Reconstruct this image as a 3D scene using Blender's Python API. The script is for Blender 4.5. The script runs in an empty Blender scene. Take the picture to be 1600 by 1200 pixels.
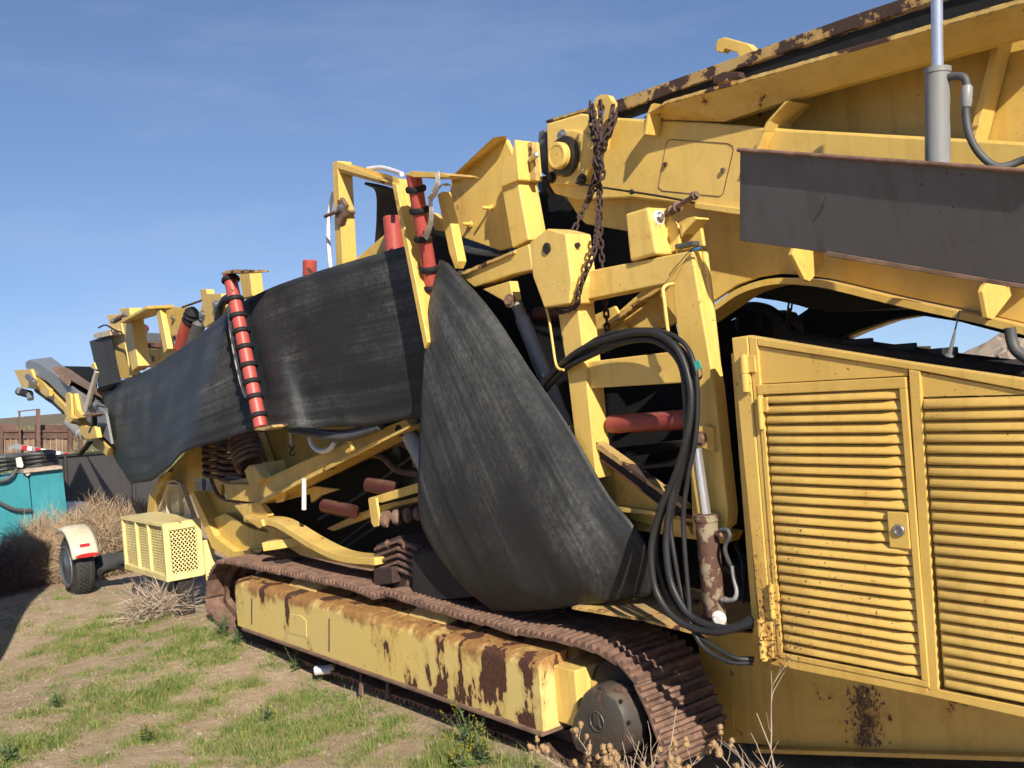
import bpy, bmesh, math, random
import numpy as np
from mathutils import Vector, Matrix

random.seed(7)
RNG = np.random.default_rng(7)
S = bpy.context.scene
COL = S.collection

# ---------------------------------------------------------------- camera
W, H, F, HC = 1600.0, 1200.0, 1570.0, 2.0
ROLL = math.radians(4.6)
AZ = math.pi - math.atan(1260 / 1570.0)
PITCH = -math.atan((600 - 587) * math.cos(ROLL) / F)
FW = Vector((math.cos(AZ) * math.cos(PITCH), math.sin(AZ) * math.cos(PITCH), math.sin(PITCH)))
_r = FW.cross(Vector((0, 0, 1))).normalized()
_u = _r.cross(FW)
RT = _r * math.cos(ROLL) - _u * math.sin(ROLL)
UP = _u * math.cos(ROLL) + _r * math.sin(ROLL)
CAM = Vector((0, 0, HC))
cd = bpy.data.cameras.new('camera')
cam = bpy.data.objects.new('camera', cd)
COL.objects.link(cam)
cd.sensor_width = 36
cd.lens = F / W * 36
cd.clip_start = 0.05
cd.clip_end = 3000
cam.matrix_world = Matrix(((RT.x, UP.x, -FW.x, CAM.x), (RT.y, UP.y, -FW.y, CAM.y), (RT.z, UP.z, -FW.z, CAM.z), (0, 0, 0, 1)))
S.camera = cam

# ---------------------------------------------------------------- sky, sun, exposure
SUN = Vector((1.0, -0.38, 0.66)).normalized()
EL = math.asin(SUN.z)
w = bpy.data.worlds.new('World')
S.world = w
w.use_nodes = True
wn = w.node_tree
sky = wn.nodes.new('ShaderNodeTexSky')
sky.sky_type = 'NISHITA'
sky.sun_disc = False
sky.sun_elevation = EL
sky.sun_rotation = math.atan2(SUN.x, SUN.y)
sky.altitude = 900
sky.air_density = 1.0
sky.dust_density = 0.15
sky.ozone_density = 3.0
tcw = wn.nodes.new('ShaderNodeTexCoord')
vma = wn.nodes.new('ShaderNodeVectorMath'); vma.operation = 'MULTIPLY_ADD'
vma.inputs[1].default_value = (1, 1, .85); vma.inputs[2].default_value = (0, 0, .11)
vmn = wn.nodes.new('ShaderNodeVectorMath'); vmn.operation = 'NORMALIZE'
wn.links.new(tcw.outputs['Generated'], vma.inputs[0]); wn.links.new(vma.outputs[0], vmn.inputs[0]); wn.links.new(vmn.outputs[0], sky.inputs[0])
skm = wn.nodes.new('ShaderNodeMix'); skm.data_type = 'RGBA'; skm.blend_type = 'MULTIPLY'; skm.inputs[0].default_value = 1.0
skm.inputs[7].default_value = (1.04, 1.0, 1.06, 1)
wm = wn.nodes.new('ShaderNodeMapping'); wm.inputs['Scale'].default_value = (1.2, 1.2, 7.0); wm.inputs['Rotation'].default_value = (.25, .1, .4)
wn.links.new(vmn.outputs[0], wm.inputs[0])
wno = wn.nodes.new('ShaderNodeTexNoise'); wno.inputs['Scale'].default_value = 2.2; wno.inputs['Detail'].default_value = 6; wno.inputs['Roughness'].default_value = .6
wn.links.new(wm.outputs[0], wno.inputs['Vector'])
wr = wn.nodes.new('ShaderNodeMapRange'); wr.inputs[1].default_value = .48; wr.inputs[2].default_value = .80; wr.inputs[4].default_value = .22
wn.links.new(wno.outputs['Fac'], wr.inputs[0])
cl = wn.nodes.new('ShaderNodeMix'); cl.data_type = 'RGBA'; wn.links.new(wr.outputs[0], cl.inputs[0]); wn.links.new(sky.outputs[0], cl.inputs[6]); cl.inputs[7].default_value = (5.2, 6.0, 7.2, 1)
wn.links.new(cl.outputs[2], skm.inputs[6])
wn.links.new(skm.outputs[2], wn.nodes['Background'].inputs[0])
wn.nodes['Background'].inputs[1].default_value = 0.085
sl = bpy.data.lights.new('sun', 'SUN')
sl.energy = 5.0
sl.angle = math.radians(0.5)
sl.color = (1.0, 0.92, 0.78)
sun = bpy.data.objects.new('sun', sl)
COL.objects.link(sun)
sun.rotation_euler = SUN.to_track_quat('Z', 'Y').to_euler()
sun.location = (10, -5, 8)
S.view_settings.view_transform = 'Standard'
S.view_settings.look = 'None'
S.view_settings.exposure = 0.42
S.view_settings.gamma = 1.0
S.cycles.max_bounces = 4
S.cycles.diffuse_bounces = 2
S.cycles.glossy_bounces = 2
S.cycles.transmission_bounces = 1
S.cycles.caustics_reflective = False
S.cycles.caustics_refractive = False
S.cycles.use_denoising = True
S.cycles.use_adaptive_sampling = True
S.cycles.adaptive_threshold = 0.04
S.cycles.adaptive_min_samples = 10

# ---------------------------------------------------------------- measuring: a picture point to its place on a real plane
def ray(u, v):
    return FW * F + RT * (u - W / 2) + UP * (H / 2 - v)
def A(u, v, Y):
    d = ray(u, v); return CAM + d * ((Y - CAM.y) / d.y)
def AX(u, v, X):
    d = ray(u, v); return CAM + d * ((X - CAM.x) / d.x)
def AZZ(u, v, Z=0.0):
    d = ray(u, v); return CAM + d * ((Z - CAM.z) / d.z)

# ---------------------------------------------------------------- materials
MATS = {}
class N:
    def __init__(s, name):
        s.m = bpy.data.materials.new(name); s.m.use_nodes = True
        s.t = s.m.node_tree; s.b = s.t.nodes['Principled BSDF']
        s.pos = s.t.nodes.new('ShaderNodeNewGeometry')
    def n(s, typ, **k):
        x = s.t.nodes.new(typ)
        for a, b in k.items(): setattr(x, a, b)
        return x
    def l(s, a, b): s.t.links.new(a, b)
    def put(s, inp, v):
        if hasattr(v, 'links') or isinstance(v, bpy.types.NodeSocket): s.l(v, inp)
        elif isinstance(v, (tuple, list)) and len(v) == 3 and inp.type == 'RGBA': inp.default_value = (*v, 1)
        else: inp.default_value = v
    def vec(s, scale=(1, 1, 1), uv=False, rot=None):
        m = s.n('ShaderNodeMapping')
        if uv:
            t = s.n('ShaderNodeTexCoord'); s.l(t.outputs['UV'], m.inputs[0])
        else: s.l(s.pos.outputs['Position'], m.inputs[0])
        m.inputs['Scale'].default_value = scale
        if rot: m.inputs['Rotation'].default_value = rot
        return m.outputs[0]
    def noise(s, scale, detail=4, rough=.55, vec=None, dist=0.0):
        x = s.n('ShaderNodeTexNoise')
        s.l(vec if vec is not None else s.vec(), x.inputs['Vector'])
        x.inputs['Scale'].default_value = scale; x.inputs['Detail'].default_value = detail
        x.inputs['Roughness'].default_value = rough; x.inputs['Distortion'].default_value = dist
        return x.outputs['Fac']
    def ramp(s, f, a, b, lo=0.0, hi=1.0):
        x = s.n('ShaderNodeMapRange'); x.clamp = True
        s.put(x.inputs[0], f)
        for i, v in zip((1, 2, 3, 4), (a, b, lo, hi)): s.put(x.inputs[i], v)
        return x.outputs[0]
    def math(s, op, a, b=0.0):
        x = s.n('ShaderNodeMath', operation=op)
        s.put(x.inputs[0], a); s.put(x.inputs[1], b); return x.outputs[0]
    def mix(s, f, a, b, blend='MIX'):
        x = s.n('ShaderNodeMix', data_type='RGBA', blend_type=blend)
        s.put(x.inputs[0], f); s.put(x.inputs[6], a); s.put(x.inputs[7], b)
        return x.outputs[2]
    def bump(s, h, strength=.3, dist=.01):
        x = s.n('ShaderNodeBump'); x.inputs['Strength'].default_value = strength
        x.inputs['Distance'].default_value = dist; s.l(h, x.inputs['Height'])
        s.l(x.outputs[0], s.b.inputs['Normal']); return x
    def fin(s, col, rough=.5, metal=0.0, spec=.5):
        s.put(s.b.inputs['Base Color'], col); s.put(s.b.inputs['Roughness'], rough)
        s.put(s.b.inputs['Metallic'], metal); s.b.inputs['Specular IOR Level'].default_value = spec
        MATS[s.m.name] = s.m
        return s.m

def paint(name, base, rust=.30, speck=.5, dirt=.35, rough=.42, rustcol=(.085, .035, .02), scale=4.0, edge=.7, bare=(.05, .03, .025), streaks=.6, corner=False):
    k = N(name)
    n0 = k.noise(.9, 3)
    tone = k.mix(k.ramp(n0, .3, .7), tuple(c * f for c, f in zip(base, (.90, .86, .80))), tuple(min(1, c * 1.06) for c in base))
    tone = k.mix(k.ramp(k.noise(.55, 5, .6), .48, .70, 0, .60), tone, tuple(min(.95, c * 1.05 + .07 * max(base)) for c in base))
    tone = k.mix(k.ramp(k.noise(6, 7, .7), .52, .78, 0, .45), tone, tuple(c * f for c, f in zip(base, (.62, .52, .42))))
    st = k.noise(1.0, 5, .6, k.vec((14, 14, 1.1)))
    tone = k.mix(k.math('MULTIPLY', k.ramp(st, .5, .75), streaks), tone, tuple(c * f for c, f in zip(base, (.72, .62, .5))))
    dz = k.n('ShaderNodeSeparateXYZ'); k.l(k.pos.outputs['Normal'], dz.inputs[0])
    dust = k.math('MULTIPLY', k.ramp(dz.outputs[2], .45, .95), k.ramp(k.noise(5, 5), .3, .65))
    tone = k.mix(k.math('MULTIPLY', dust, dirt), tone, (.30, .21, .13))
    # chips and rust
    big = k.noise(scale, 7, .68)
    m1 = k.ramp(big, .70 - rust * .25, .725 - rust * .25)
    fine = k.noise(60, 3, .6)
    loc = k.noise(2.3, 3)
    thr = k.ramp(loc, .35, .75, .78, .70 - speck * .1)
    m2 = k.math('GREATER_THAN', fine, thr)
    msk = k.math('MAXIMUM', m1, m2)
    if corner:
        vd = k.n('ShaderNodeVectorMath', operation='DISTANCE'); k.l(k.vec((1, 0, .55)), vd.inputs[0]); vd.inputs[1].default_value = (-2.62, 0, .80 * .55)
        cr = k.ramp(vd.outputs['Value'], .02, .60, .27, .0)
        ms = k.math('GREATER_THAN', k.math('ADD', k.noise(62, 4, .72), cr), .79)
        msk = k.math('MAXIMUM', msk, ms)
        tone = k.mix(k.math('MULTIPLY', k.ramp(cr, .10, .27, 0, .6), k.ramp(k.noise(14, 5), .35, .65)), tone, (.42, .19, .05))
        rustcol = (.14, .055, .028); bare = (.085, .04, .025)
    if edge > .75:
        bv = k.n('ShaderNodeBevel'); bv.samples = 2; bv.inputs['Radius'].default_value = .012
        dt = k.n('ShaderNodeVectorMath', operation='DOT_PRODUCT')
        k.l(bv.outputs[0], dt.inputs[0]); k.l(k.pos.outputs['Normal'], dt.inputs[1])
        e = k.ramp(dt.outputs['Value'], .985, .93)
        en = k.ramp(k.noise(22, 6, .7), .60 - edge * .12, .63 - edge * .12)
        m3 = k.math('MULTIPLY', e, en)
        msk = k.math('MAXIMUM', msk, m3)
    halo = k.ramp(big, .62 - rust * .25, .72 - rust * .25)
    tone = k.mix(k.math('MULTIPLY', halo, .45), tone, tuple(c * f for c, f in zip(base, (.75, .48, .3))))
    rc = k.mix(k.ramp(k.noise(30, 4), .35, .65), rustcol, bare)
    col = k.mix(msk, tone, rc)
    k.bump(k.math('ADD', k.math('MULTIPLY', msk, -1.0), k.math('MULTIPLY', k.noise(130, 2), .15)), .35, .002)
    return k.fin(col, k.mix(msk, (rough,) * 3, (.85,) * 3))

def plain(name, a, b=None, rough=.6, metal=0.0, scale=8, bump=.2, bscale=60, spec=.5):
    k = N(name)
    b = b or tuple(c * .7 for c in a)
    col = k.mix(k.ramp(k.noise(scale, 6, .62), .35, .68), a, b)
    if bump: k.bump(k.noise(bscale, 4), bump, .004)
    return k.fin(col, rough, metal, spec)

YEL = (.77, .525, .135)
paint('yellow', YEL, .22, .5, edge=.55)
paint('yellow_clean', (.78, .54, .145), .10, .5, edge=.3, streaks=.5)
paint('yellow_worn', (.72, .50, .16), .50, .9, dirt=.8, scale=2.6, edge=.95, rough=.6)
paint('yellow_cab', (.75, .505, .13), .06, .8, edge=.6, dirt=.5, corner=True)
paint('yellow_pale', (.86, .74, .33), .02, .1, edge=.1, dirt=.3)
paint('cream_mesh', (.62, .52, .36), .05, .2, edge=.2, dirt=.3)
paint('red', (.46, .085, .07), .30, .7, edge=.4, rustcol=(.05, .03, .03), dirt=.1)
paint('red_mid', (.27, .045, .042), .35, .7, edge=0, rustcol=(.03, .02, .02), bare=(.05, .025, .02))  # red of the return roller, darkened for the shade it sits in
paint('red_dark', (.075, .020, .018), .3, .5, edge=0, rustcol=(.04, .03, .03))  # darker copy of the roller red; shade inside the machine is in the colour
paint('grey_panel', (.12, .122, .13), -.5, .6, edge=.5, rough=.55, dirt=.2, streaks=.9)
paint('grey_paint', (.23, .25, .27), .1, .2, edge=.2, dirt=.2)
paint('rail_rust', (.50, .36, .14), .78, .8, scale=5, edge=.8, rustcol=(.06, .03, .025))
paint('teal', (.04, .27, .33), .02, .15, edge=.2, dirt=.2)
paint('cyl_rust', (.32, .28, .2), .95, .9, scale=9, edge=.5, rustcol=(.10, .045, .032), bare=(.12, .06, .045))
paint('cyl_grey', (.27, .28, .285), .1, .3, edge=.2)
paint('cast_grey', (.075, .068, .062), .6, .6, scale=7, rustcol=(.14, .085, .055), edge=.3)
paint('white_paint', (.78, .78, .74), .1, .3, edge=.3)
paint('cream', (.74, .68, .52), .02, .1, edge=.1)
plain('rust', (.25, .145, .10), (.10, .056, .043), .85, 0, 14, .5, 80)
plain('rust_light', (.27, .17, .11), (.12, .07, .05), .85, 0, 10, .5, 80)
plain('chain_rust', (.085, .048, .042), (.045, .028, .027), .75, .2, 60, .4, 150)
plain('chrome', (.80, .79, .78), (.7, .69, .68), .20, .75, 3, 0)
plain('zinc', (.42, .43, .45), (.28, .29, .30), .38, .8, 30, .1)
plain('hose', (.016, .016, .017), (.026, .026, .027), .5, 0, 10, .1)
plain('hose_grey', (.09, .092, .095), (.06, .06, .06), .55, 0, 10, .1)
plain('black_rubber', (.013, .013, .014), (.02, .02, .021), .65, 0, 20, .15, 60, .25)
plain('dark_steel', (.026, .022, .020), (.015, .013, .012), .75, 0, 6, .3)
plain('grease', (.014, .012, .010), (.035, .028, .02), .35, 0, 20, .6, 40)
plain('white_hose', (.80, .76, .76), (.70, .66, .64), .45, 0, 8, 0)
plain('strap', (.66, .58, .47), (.50, .43, .34), .85, 0, 40, .4, 200)
plain('black_cloth', (.045, .045, .048), (.03, .03, .03), .9, 0, 10, .4)
plain('red_lens', (.55, .03, .04), (.45, .02, .03), .2, 0, 20, 0)
plain('tail_blue', (.10, .13, .22), (.07, .09, .14), .5)
plain('green_tag', (.06, .42, .36), (.05, .36, .3), .5)
plain('blue_tape', (.04, .22, .45), None, .5)
plain('wood_fence', (.15, .085, .06), (.09, .05, .04), .9, 0, 3, .4)
plain('tin_fence', (.30, .19, .12), (.17, .10, .07), .85, 0, 2.5, .3)
plain('pipe_fence', (.20, .10, .09), (.12, .07, .06), .85)
plain('rock', (.42, .33, .25), (.27, .21, .16), .95, 0, 3, .8, 20)
plain('twig', (.50, .365, .23), (.34, .235, .145), .9, 0, 6, 0)
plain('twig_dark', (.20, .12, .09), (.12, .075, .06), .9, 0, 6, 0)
plain('stick', (.50, .40, .30), (.36, .27, .2), .9, 0, 12, 0)
plain('weed_leaf', (.085, .14, .045), (.13, .17, .07), .7, 0, 14, 0)
plain('weed_flower', (.62, .48, .03), None, .7, 0, 14, 0)
plain('seed_head', (.42, .27, .13), (.30, .19, .1), .95, 0, 50, 0)
plain('brush_far', (.17, .15, .085), (.25, .20, .12), .95, 0, 2, 0)
plain('tyre', (.028, .028, .029), (.045, .043, .04), .8, 0, 12, .3)
plain('can_white', (.75, .75, .74), (.62, .63, .63), .35, .2, 12, 0)
plain('can_gold', (.55, .42, .10), None, .3, .7)
plain('label_white', (.62, .60, .55), (.52, .5, .45), .6, 0, 20, 0)
plain('label_blue', (.03, .09, .22), None, .6, 0, 20, 0)
plain('label_grey', (.20, .19, .17), None, .6, 0, 20, 0)
paint('tank_dark', (.05, .048, .05), .42, .5, scale=1.6, edge=0, rustcol=(.10, .035, .03), bare=(.13, .12, .12))

def rubber(name, su, sv):
    k = N(name)
    base = k.mix(k.ramp(k.noise(1.1, 4), .3, .7), (.0135, .014, .0155), (.025, .026, .028))
    patch = k.ramp(k.noise(1.7, 5, .6), .42, .66)
    band = k.ramp(k.noise(1.0, 3, .5, k.vec((su * .22, sv * .16, 1), uv=True)), .38, .62, .25, 1.0)
    mott = k.ramp(k.noise(34, 9, .78), .38, .72)
    fl = k.ramp(k.noise(1.0, 5, .6, k.vec((su * 1.6, sv * 1.5, 1), uv=True)), .36, .66, .25, 1.0)
    d = k.math('MULTIPLY', k.math('MULTIPLY', k.math('ADD', k.math('MULTIPLY', patch, 1.0), .22), band), k.math('MULTIPLY', fl, k.math('ADD', k.math('MULTIPLY', mott, .8), .2)))
    col = k.mix(d, base, (.25, .255, .24))
    ln = k.noise(1.0, 1, .4, k.vec((su * .08, sv * .30, 1), uv=True))
    col = k.mix(k.math('MULTIPLY', k.ramp(ln, .60, .64), .5), col, (.012, .012, .0135))
    crk = k.math('GREATER_THAN', k.noise(70, 4, .7), .70)
    col = k.mix(k.math('MULTIPLY', crk, .6), col, (.010, .010, .011))
    k.bump(k.math('ADD', k.noise(3.5, 3), k.math('MULTIPLY', k.noise(60, 5, .7), .10)), .22, .02)
    return k.fin(col, k.mix(d, (.5,) * 3, (.85,) * 3), 0, .3)
rubber('belt', .9, 34)
def frame_mat():
    k = N('frame_paint')
    base = k.mix(k.ramp(k.noise(1.3, 4), .3, .7), (.75, .54, .165), (.70, .55, .22))
    sx = k.n('ShaderNodeSeparateXYZ'); k.l(k.pos.outputs['Position'], sx.inputs[0])
    z = sx.outputs[2]
    n = k.noise(9, 8, .7, k.vec((1, 1, .7)))
    topz = k.math('ADD', k.ramp(z, .38, .53), k.math('ADD', k.math('MULTIPLY', k.math('SUBTRACT', n, .5), 2.2), k.math('MULTIPLY', k.math('SUBTRACT', k.noise(2.1, 3), .5), 1.2)))
    c = k.mix(k.ramp(topz, .55, .95, 0, .9), base, k.mix(k.ramp(k.noise(26, 6, .7), .35, .65), (.40, .19, .06), (.20, .075, .03)))
    botz = k.math('ADD', k.ramp(z, .24, .15), k.math('MULTIPLY', k.math('SUBTRACT', n, .5), 1.5))
    c = k.mix(k.ramp(botz, .75, 1.1, 0, .8), c, (.36, .17, .06))
    big = k.noise(3.4, 8, .62, k.vec((1, 1, .42)))
    xr = k.ramp(sx.outputs[0], -7.5, -4.4, .55, .55)
    pat = k.math('GREATER_THAN', big, xr)
    halo = k.ramp(k.math('SUBTRACT', big, xr), -.05, 0)
    c = k.mix(k.math('MULTIPLY', halo, .5), c, (.42, .22, .07))
    spk = k.math('GREATER_THAN', k.noise(28, 4, .6), .70)
    msk = k.math('MAXIMUM', pat, spk)
    c = k.mix(msk, c, k.mix(k.ramp(k.noise(40, 3), .4, .6), (.075, .032, .022), (.11, .05, .03)))
    k.bump(k.math('ADD', k.math('MULTIPLY', msk, -1.0), k.math('MULTIPLY', n, .5)), .5, .003)
    return k.fin(c, .7, 0, .3)
frame_mat()
rubber('belt_hang', .7, 24)

def ground_mat():
    k = N('dirt')
    a = k.mix(k.ramp(k.noise(.55, 6, .6), .3, .7), (.47, .345, .225), (.37, .265, .17))
    b = k.mix(k.ramp(k.noise(7, 8, .7), .40, .70), a, (.53, .405, .28))
    c = k.mix(k.math('GREATER_THAN', k.noise(42, 4, .7), .66), b, (.20, .135, .09))
    c = k.mix(k.math('GREATER_THAN', k.noise(75, 2, .5), .72), c, (.52, .43, .34))
    # straw and green ground cover far away
    sx = k.n('ShaderNodeSeparateXYZ'); k.l(k.pos.outputs['Position'], sx.inputs[0])
    far = k.ramp(sx.outputs[0], -17, -26)
    g = k.mix(k.ramp(k.noise(.35, 6, .65), .40, .62), (.24, .20, .11), (.12, .15, .055))
    c = k.mix(k.math('MULTIPLY', far, k.ramp(k.noise(.8, 5), .35, .5)), c, g)
    farther = k.ramp(sx.outputs[0], -58, -66)
    h = k.mix(k.ramp(k.noise(.55, 8, .75), .42, .6), (.26, .20, .13), (.11, .105, .06))
    c = k.mix(farther, c, h)
    k.bump(k.math('ADD', k.noise(9, 8, .7), k.math('MULTIPLY', k.noise(60, 4), .3)), .9, .05)
    return k.fin(c, .95, 0, .2)
ground_mat()
def grass_mat():
    k = N('grass')
    c = k.mix(k.ramp(k.noise(9, 5, .6), .35, .65), (.105, .20, .035), (.22, .265, .06))
    c = k.mix(k.ramp(k.noise(22, 2), .46, .70), c, (.38, .32, .15))
    m = k.fin(c, .75, 0, .3)
    return m
grass_mat()

# ---------------------------------------------------------------- building helpers
WLOC = {}
def root(name, loc, label, cat, group=None):
    o = bpy.data.objects.new(name, None); COL.objects.link(o)
    o.location = loc; o.empty_display_size = .2
    WLOC[o.name] = Vector(loc)
    o['label'] = label; o['category'] = cat
    if group: o['group'] = group
    return o
def tag(o, label, cat, group=None):
    o['label'] = label; o['category'] = cat
    if group: o['group'] = group
    return o
def attach(o, parent, loc):
    WLOC[o.name] = Vector(loc)
    o.location = loc
    if parent is not None:
        o.parent = parent
        o.matrix_parent_inverse = Matrix.Translation(-WLOC[parent.name])
def finish(name, bm, mat, parent=None, bev=0.0, smooth=None, center=True, solid=0.0):
    me = bpy.data.meshes.new(name)
    bmesh.ops.recalc_face_normals(bm, faces=bm.faces) if solid == 0.0 else None
    bm.to_mesh(me); bm.free()
    return finish_me(name, me, mat, parent, bev, smooth, center, solid)
def finish_me(name, me, mat, parent=None, bev=0.0, smooth=None, center=True, solid=0.0):
    n = len(me.vertices)
    c = Vector((0, 0, 0))
    if center and n:
        co = np.empty(n * 3, np.float32); me.vertices.foreach_get('co', co); co = co.reshape(-1, 3)
        lo, hi = co.min(0), co.max(0)
        c = Vector(((lo[0] + hi[0]) / 2, (lo[1] + hi[1]) / 2, float(lo[2])))
        co -= np.array(c, np.float32); me.vertices.foreach_set('co', co.ravel())
    me.materials.append(MATS[mat])
    o = bpy.data.objects.new(name, me); COL.objects.link(o)
    attach(o, parent, c)
    if smooth is not None:
        me.shade_smooth(); me.set_sharp_from_angle(angle=math.radians(smooth))
    if solid:
        m = o.modifiers.new('solid', 'SOLIDIFY'); m.thickness = solid; m.offset = 0
    if bev:
        m = o.modifiers.new('bevel', 'BEVEL'); m.width = bev; m.segments = 2; m.limit_method = 'ANGLE'; m.angle_limit = math.radians(35)
    return o
def copy_of(src, name, parent, loc, rot=None):
    o = bpy.data.objects.new(name, src.data); COL.objects.link(o)
    attach(o, parent, loc)
    if rot is not None: o.rotation_mode = 'QUATERNION'; o.rotation_quaternion = rot
    return o
# shapes added to a bmesh
def prism(bm, pts, vec):
    a = [bm.verts.new(p) for p in pts]; b = [bm.verts.new(Vector(p) + vec) for p in pts]
    n = len(pts)
    bm.faces.new(a); bm.faces.new(b[::-1])
    for i in range(n): bm.faces.new((a[i], b[i], b[(i + 1) % n], a[(i + 1) % n]))
def frame_of(d, up=(0, 0, 1)):
    d = Vector(d).normalized(); up = Vector(up)
    if abs(d.dot(up)) > .97: up = Vector((0, 1, 0)) if abs(d.y) < .9 else Vector((1, 0, 0))
    s = d.cross(up).normalized(); return d, s, s.cross(d)
def bar(bm, p0, p1, w, h, up=(0, 0, 1)):
    p0, p1 = Vector(p0), Vector(p1); d, s, u = frame_of(p1 - p0, up)
    q = [p0 + s * (a * w / 2) + u * (b * h / 2) for a, b in ((-1, -1), (1, -1), (1, 1), (-1, 1))]
    prism(bm, q, p1 - p0)
def boxb(bm, lo, hi):
    prism(bm, [Vector((lo[0], lo[1], lo[2])), Vector((hi[0], lo[1], lo[2])), Vector((hi[0], hi[1], lo[2])), Vector((lo[0], hi[1], lo[2]))], Vector((0, 0, hi[2] - lo[2])))
def smooth_path(pts, k=5):
    pts = [Vector(p) for p in pts]
    if len(pts) < 3: return pts
    e = [pts[0] * 2 - pts[1]] + pts + [pts[-1] * 2 - pts[-2]]
    out = []
    for i in range(1, len(e) - 2):
        p0, p1, p2, p3 = e[i - 1:i + 3]
        for j in range(k):
            t = j / k
            out.append(.5 * ((2 * p1) + (p2 - p0) * t + (2 * p0 - 5 * p1 + 4 * p2 - p3) * t * t + (3 * p1 - p0 - 3 * p2 + p3) * t ** 3))
    out.append(pts[-1]); return out
def tubeb(bm, pts, r, n=8, cap=True, rb=None):
    pts = [Vector(p) for p in pts]; rings = []
    pn = None
    for i, p in enumerate(pts):
        d = (pts[min(i + 1, len(pts) - 1)] - pts[max(i - 1, 0)]).normalized()
        if pn is None: _, s, u = frame_of(d)
        else:
            s = (pn - d * pn.dot(d)).normalized(); u = s.cross(d)
        pn = s
        rr = r(i / (len(pts) - 1)) if callable(r) else r
        rings.append([bm.verts.new(p + (s * math.cos(a) + u * math.sin(a)) * rr) for a in [2 * math.pi * j / n for j in range(n)]])
    for a, b in zip(rings, rings[1:]):
        for j in range(n): bm.faces.new((a[j], a[(j + 1) % n], b[(j + 1) % n], b[j]))
    if cap: bm.faces.new(rings[0][::-1]); bm.faces.new(rings[-1])
def latheb(bm, p0, d, prof, n=20):
    """prof: (distance along d, radius) pairs"""
    p0 = Vector(p0); d, s, u = frame_of(d)
    rings = []
    for t, r in prof:
        rings.append([bm.verts.new(p0 + d * t + (s * math.cos(a) + u * math.sin(a)) * r) for a in [2 * math.pi * j / n for j in range(n)]])
    for a, b in zip(rings, rings[1:]):
        for j in range(n): bm.faces.new((a[j], a[(j + 1) % n], b[(j + 1) % n], b[j]))
    bm.faces.new(rings[0][::-1]); bm.faces.new(rings[-1])
# one-call parts
def plate(name, px, Y, t, mat, par, bev=.004):
    bm = bmesh.new(); prism(bm, [A(u, v, Y) for u, v in px], Vector((0, t, 0)))
    return finish(name, bm, mat, par, bev)
def plate3(name, px, t, mat, par, bev=.004, vec=None):
    """px: (u, v, Y) triples"""
    bm = bmesh.new(); prism(bm, [A(*p) for p in px], vec or Vector((0, t, 0)))
    return finish(name, bm, mat, par, bev)
def xplate(name, px, X, t, mat, par, bev=.004):
    bm = bmesh.new(); prism(bm, [AX(u, v, X) for u, v in px], Vector((-t, 0, 0)))
    return finish(name, bm, mat, par, bev)
def tube(name, pts, r, mat, par, n=8, k=5):
    bm = bmesh.new(); tubeb(bm, smooth_path(pts, k), r, n)
    return finish(name, bm, mat, par, smooth=50)
def lathe(name, p0, d, prof, mat, par, n=20, smooth=35):
    bm = bmesh.new(); latheb(bm, p0, d, prof, n)
    return finish(name, bm, mat, par, smooth=smooth)
def rod(name, p0, p1, r, mat, par, n=16, ch=.004):
    p0, p1 = Vector(p0), Vector(p1); L = (p1 - p0).length
    return lathe(name, p0, p1 - p0, [(0, r - ch), (ch, r), (L - ch, r), (L, r - ch)], mat, par, n)
def bolt(name, p, d, r, mat, par, washer=True):
    bm = bmesh.new()
    d = Vector(d).normalized()
    if washer: latheb(bm, p, d, [(0, r * 1.5), (r * .25, r * 1.5), (r * .3, r * 1.4)], 14)
    latheb(bm, Vector(p) + d * r * .28, d, [(0, r), (r * .75, r), (r * .85, r * .85)], 6)
    return finish(name, bm, mat, par)
def sheet(name, rows, mat, par, nu=48, nv=30, thick=.012, uvf=None, wob=None):
    """rows of (u, v, Y) control points, top to bottom; a smooth cloth-like surface through them"""
    R = [[A(*p) for p in r] for r in rows]
    R = [smooth_path(r, max(2, nu // (len(r) - 1))) for r in R]
    cols = [smooth_path([r[i] for r in R], max(2, nv // (len(R) - 1))) for i in range(len(R[0]))]
    nc, nr = len(cols), len(cols[0])
    bm = bmesh.new(); uvl = bm.loops.layers.uv.new('UVMap')
    V = []; UVS = {}
    for i in range(nc):
        c = []
        for j in range(nr):
            p = cols[i][j].copy()
            s, t = i / (nc - 1), j / (nr - 1)
            if wob: p += wob(s, t, p)
            v = bm.verts.new(p); c.append(v); UVS[v] = uvf(s, t, p, cols[-1][j]) if uvf else (s, t)
        V.append(c)
    for i in range(nc - 1):
        for j in range(nr - 1):
            f = bm.faces.new((V[i][j], V[i + 1][j], V[i + 1][j + 1], V[i][j + 1]))
            for lp in f.loops: lp[uvl].uv = UVS[lp.vert]
    return finish(name, bm, mat, par, smooth=80, solid=thick)

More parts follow.
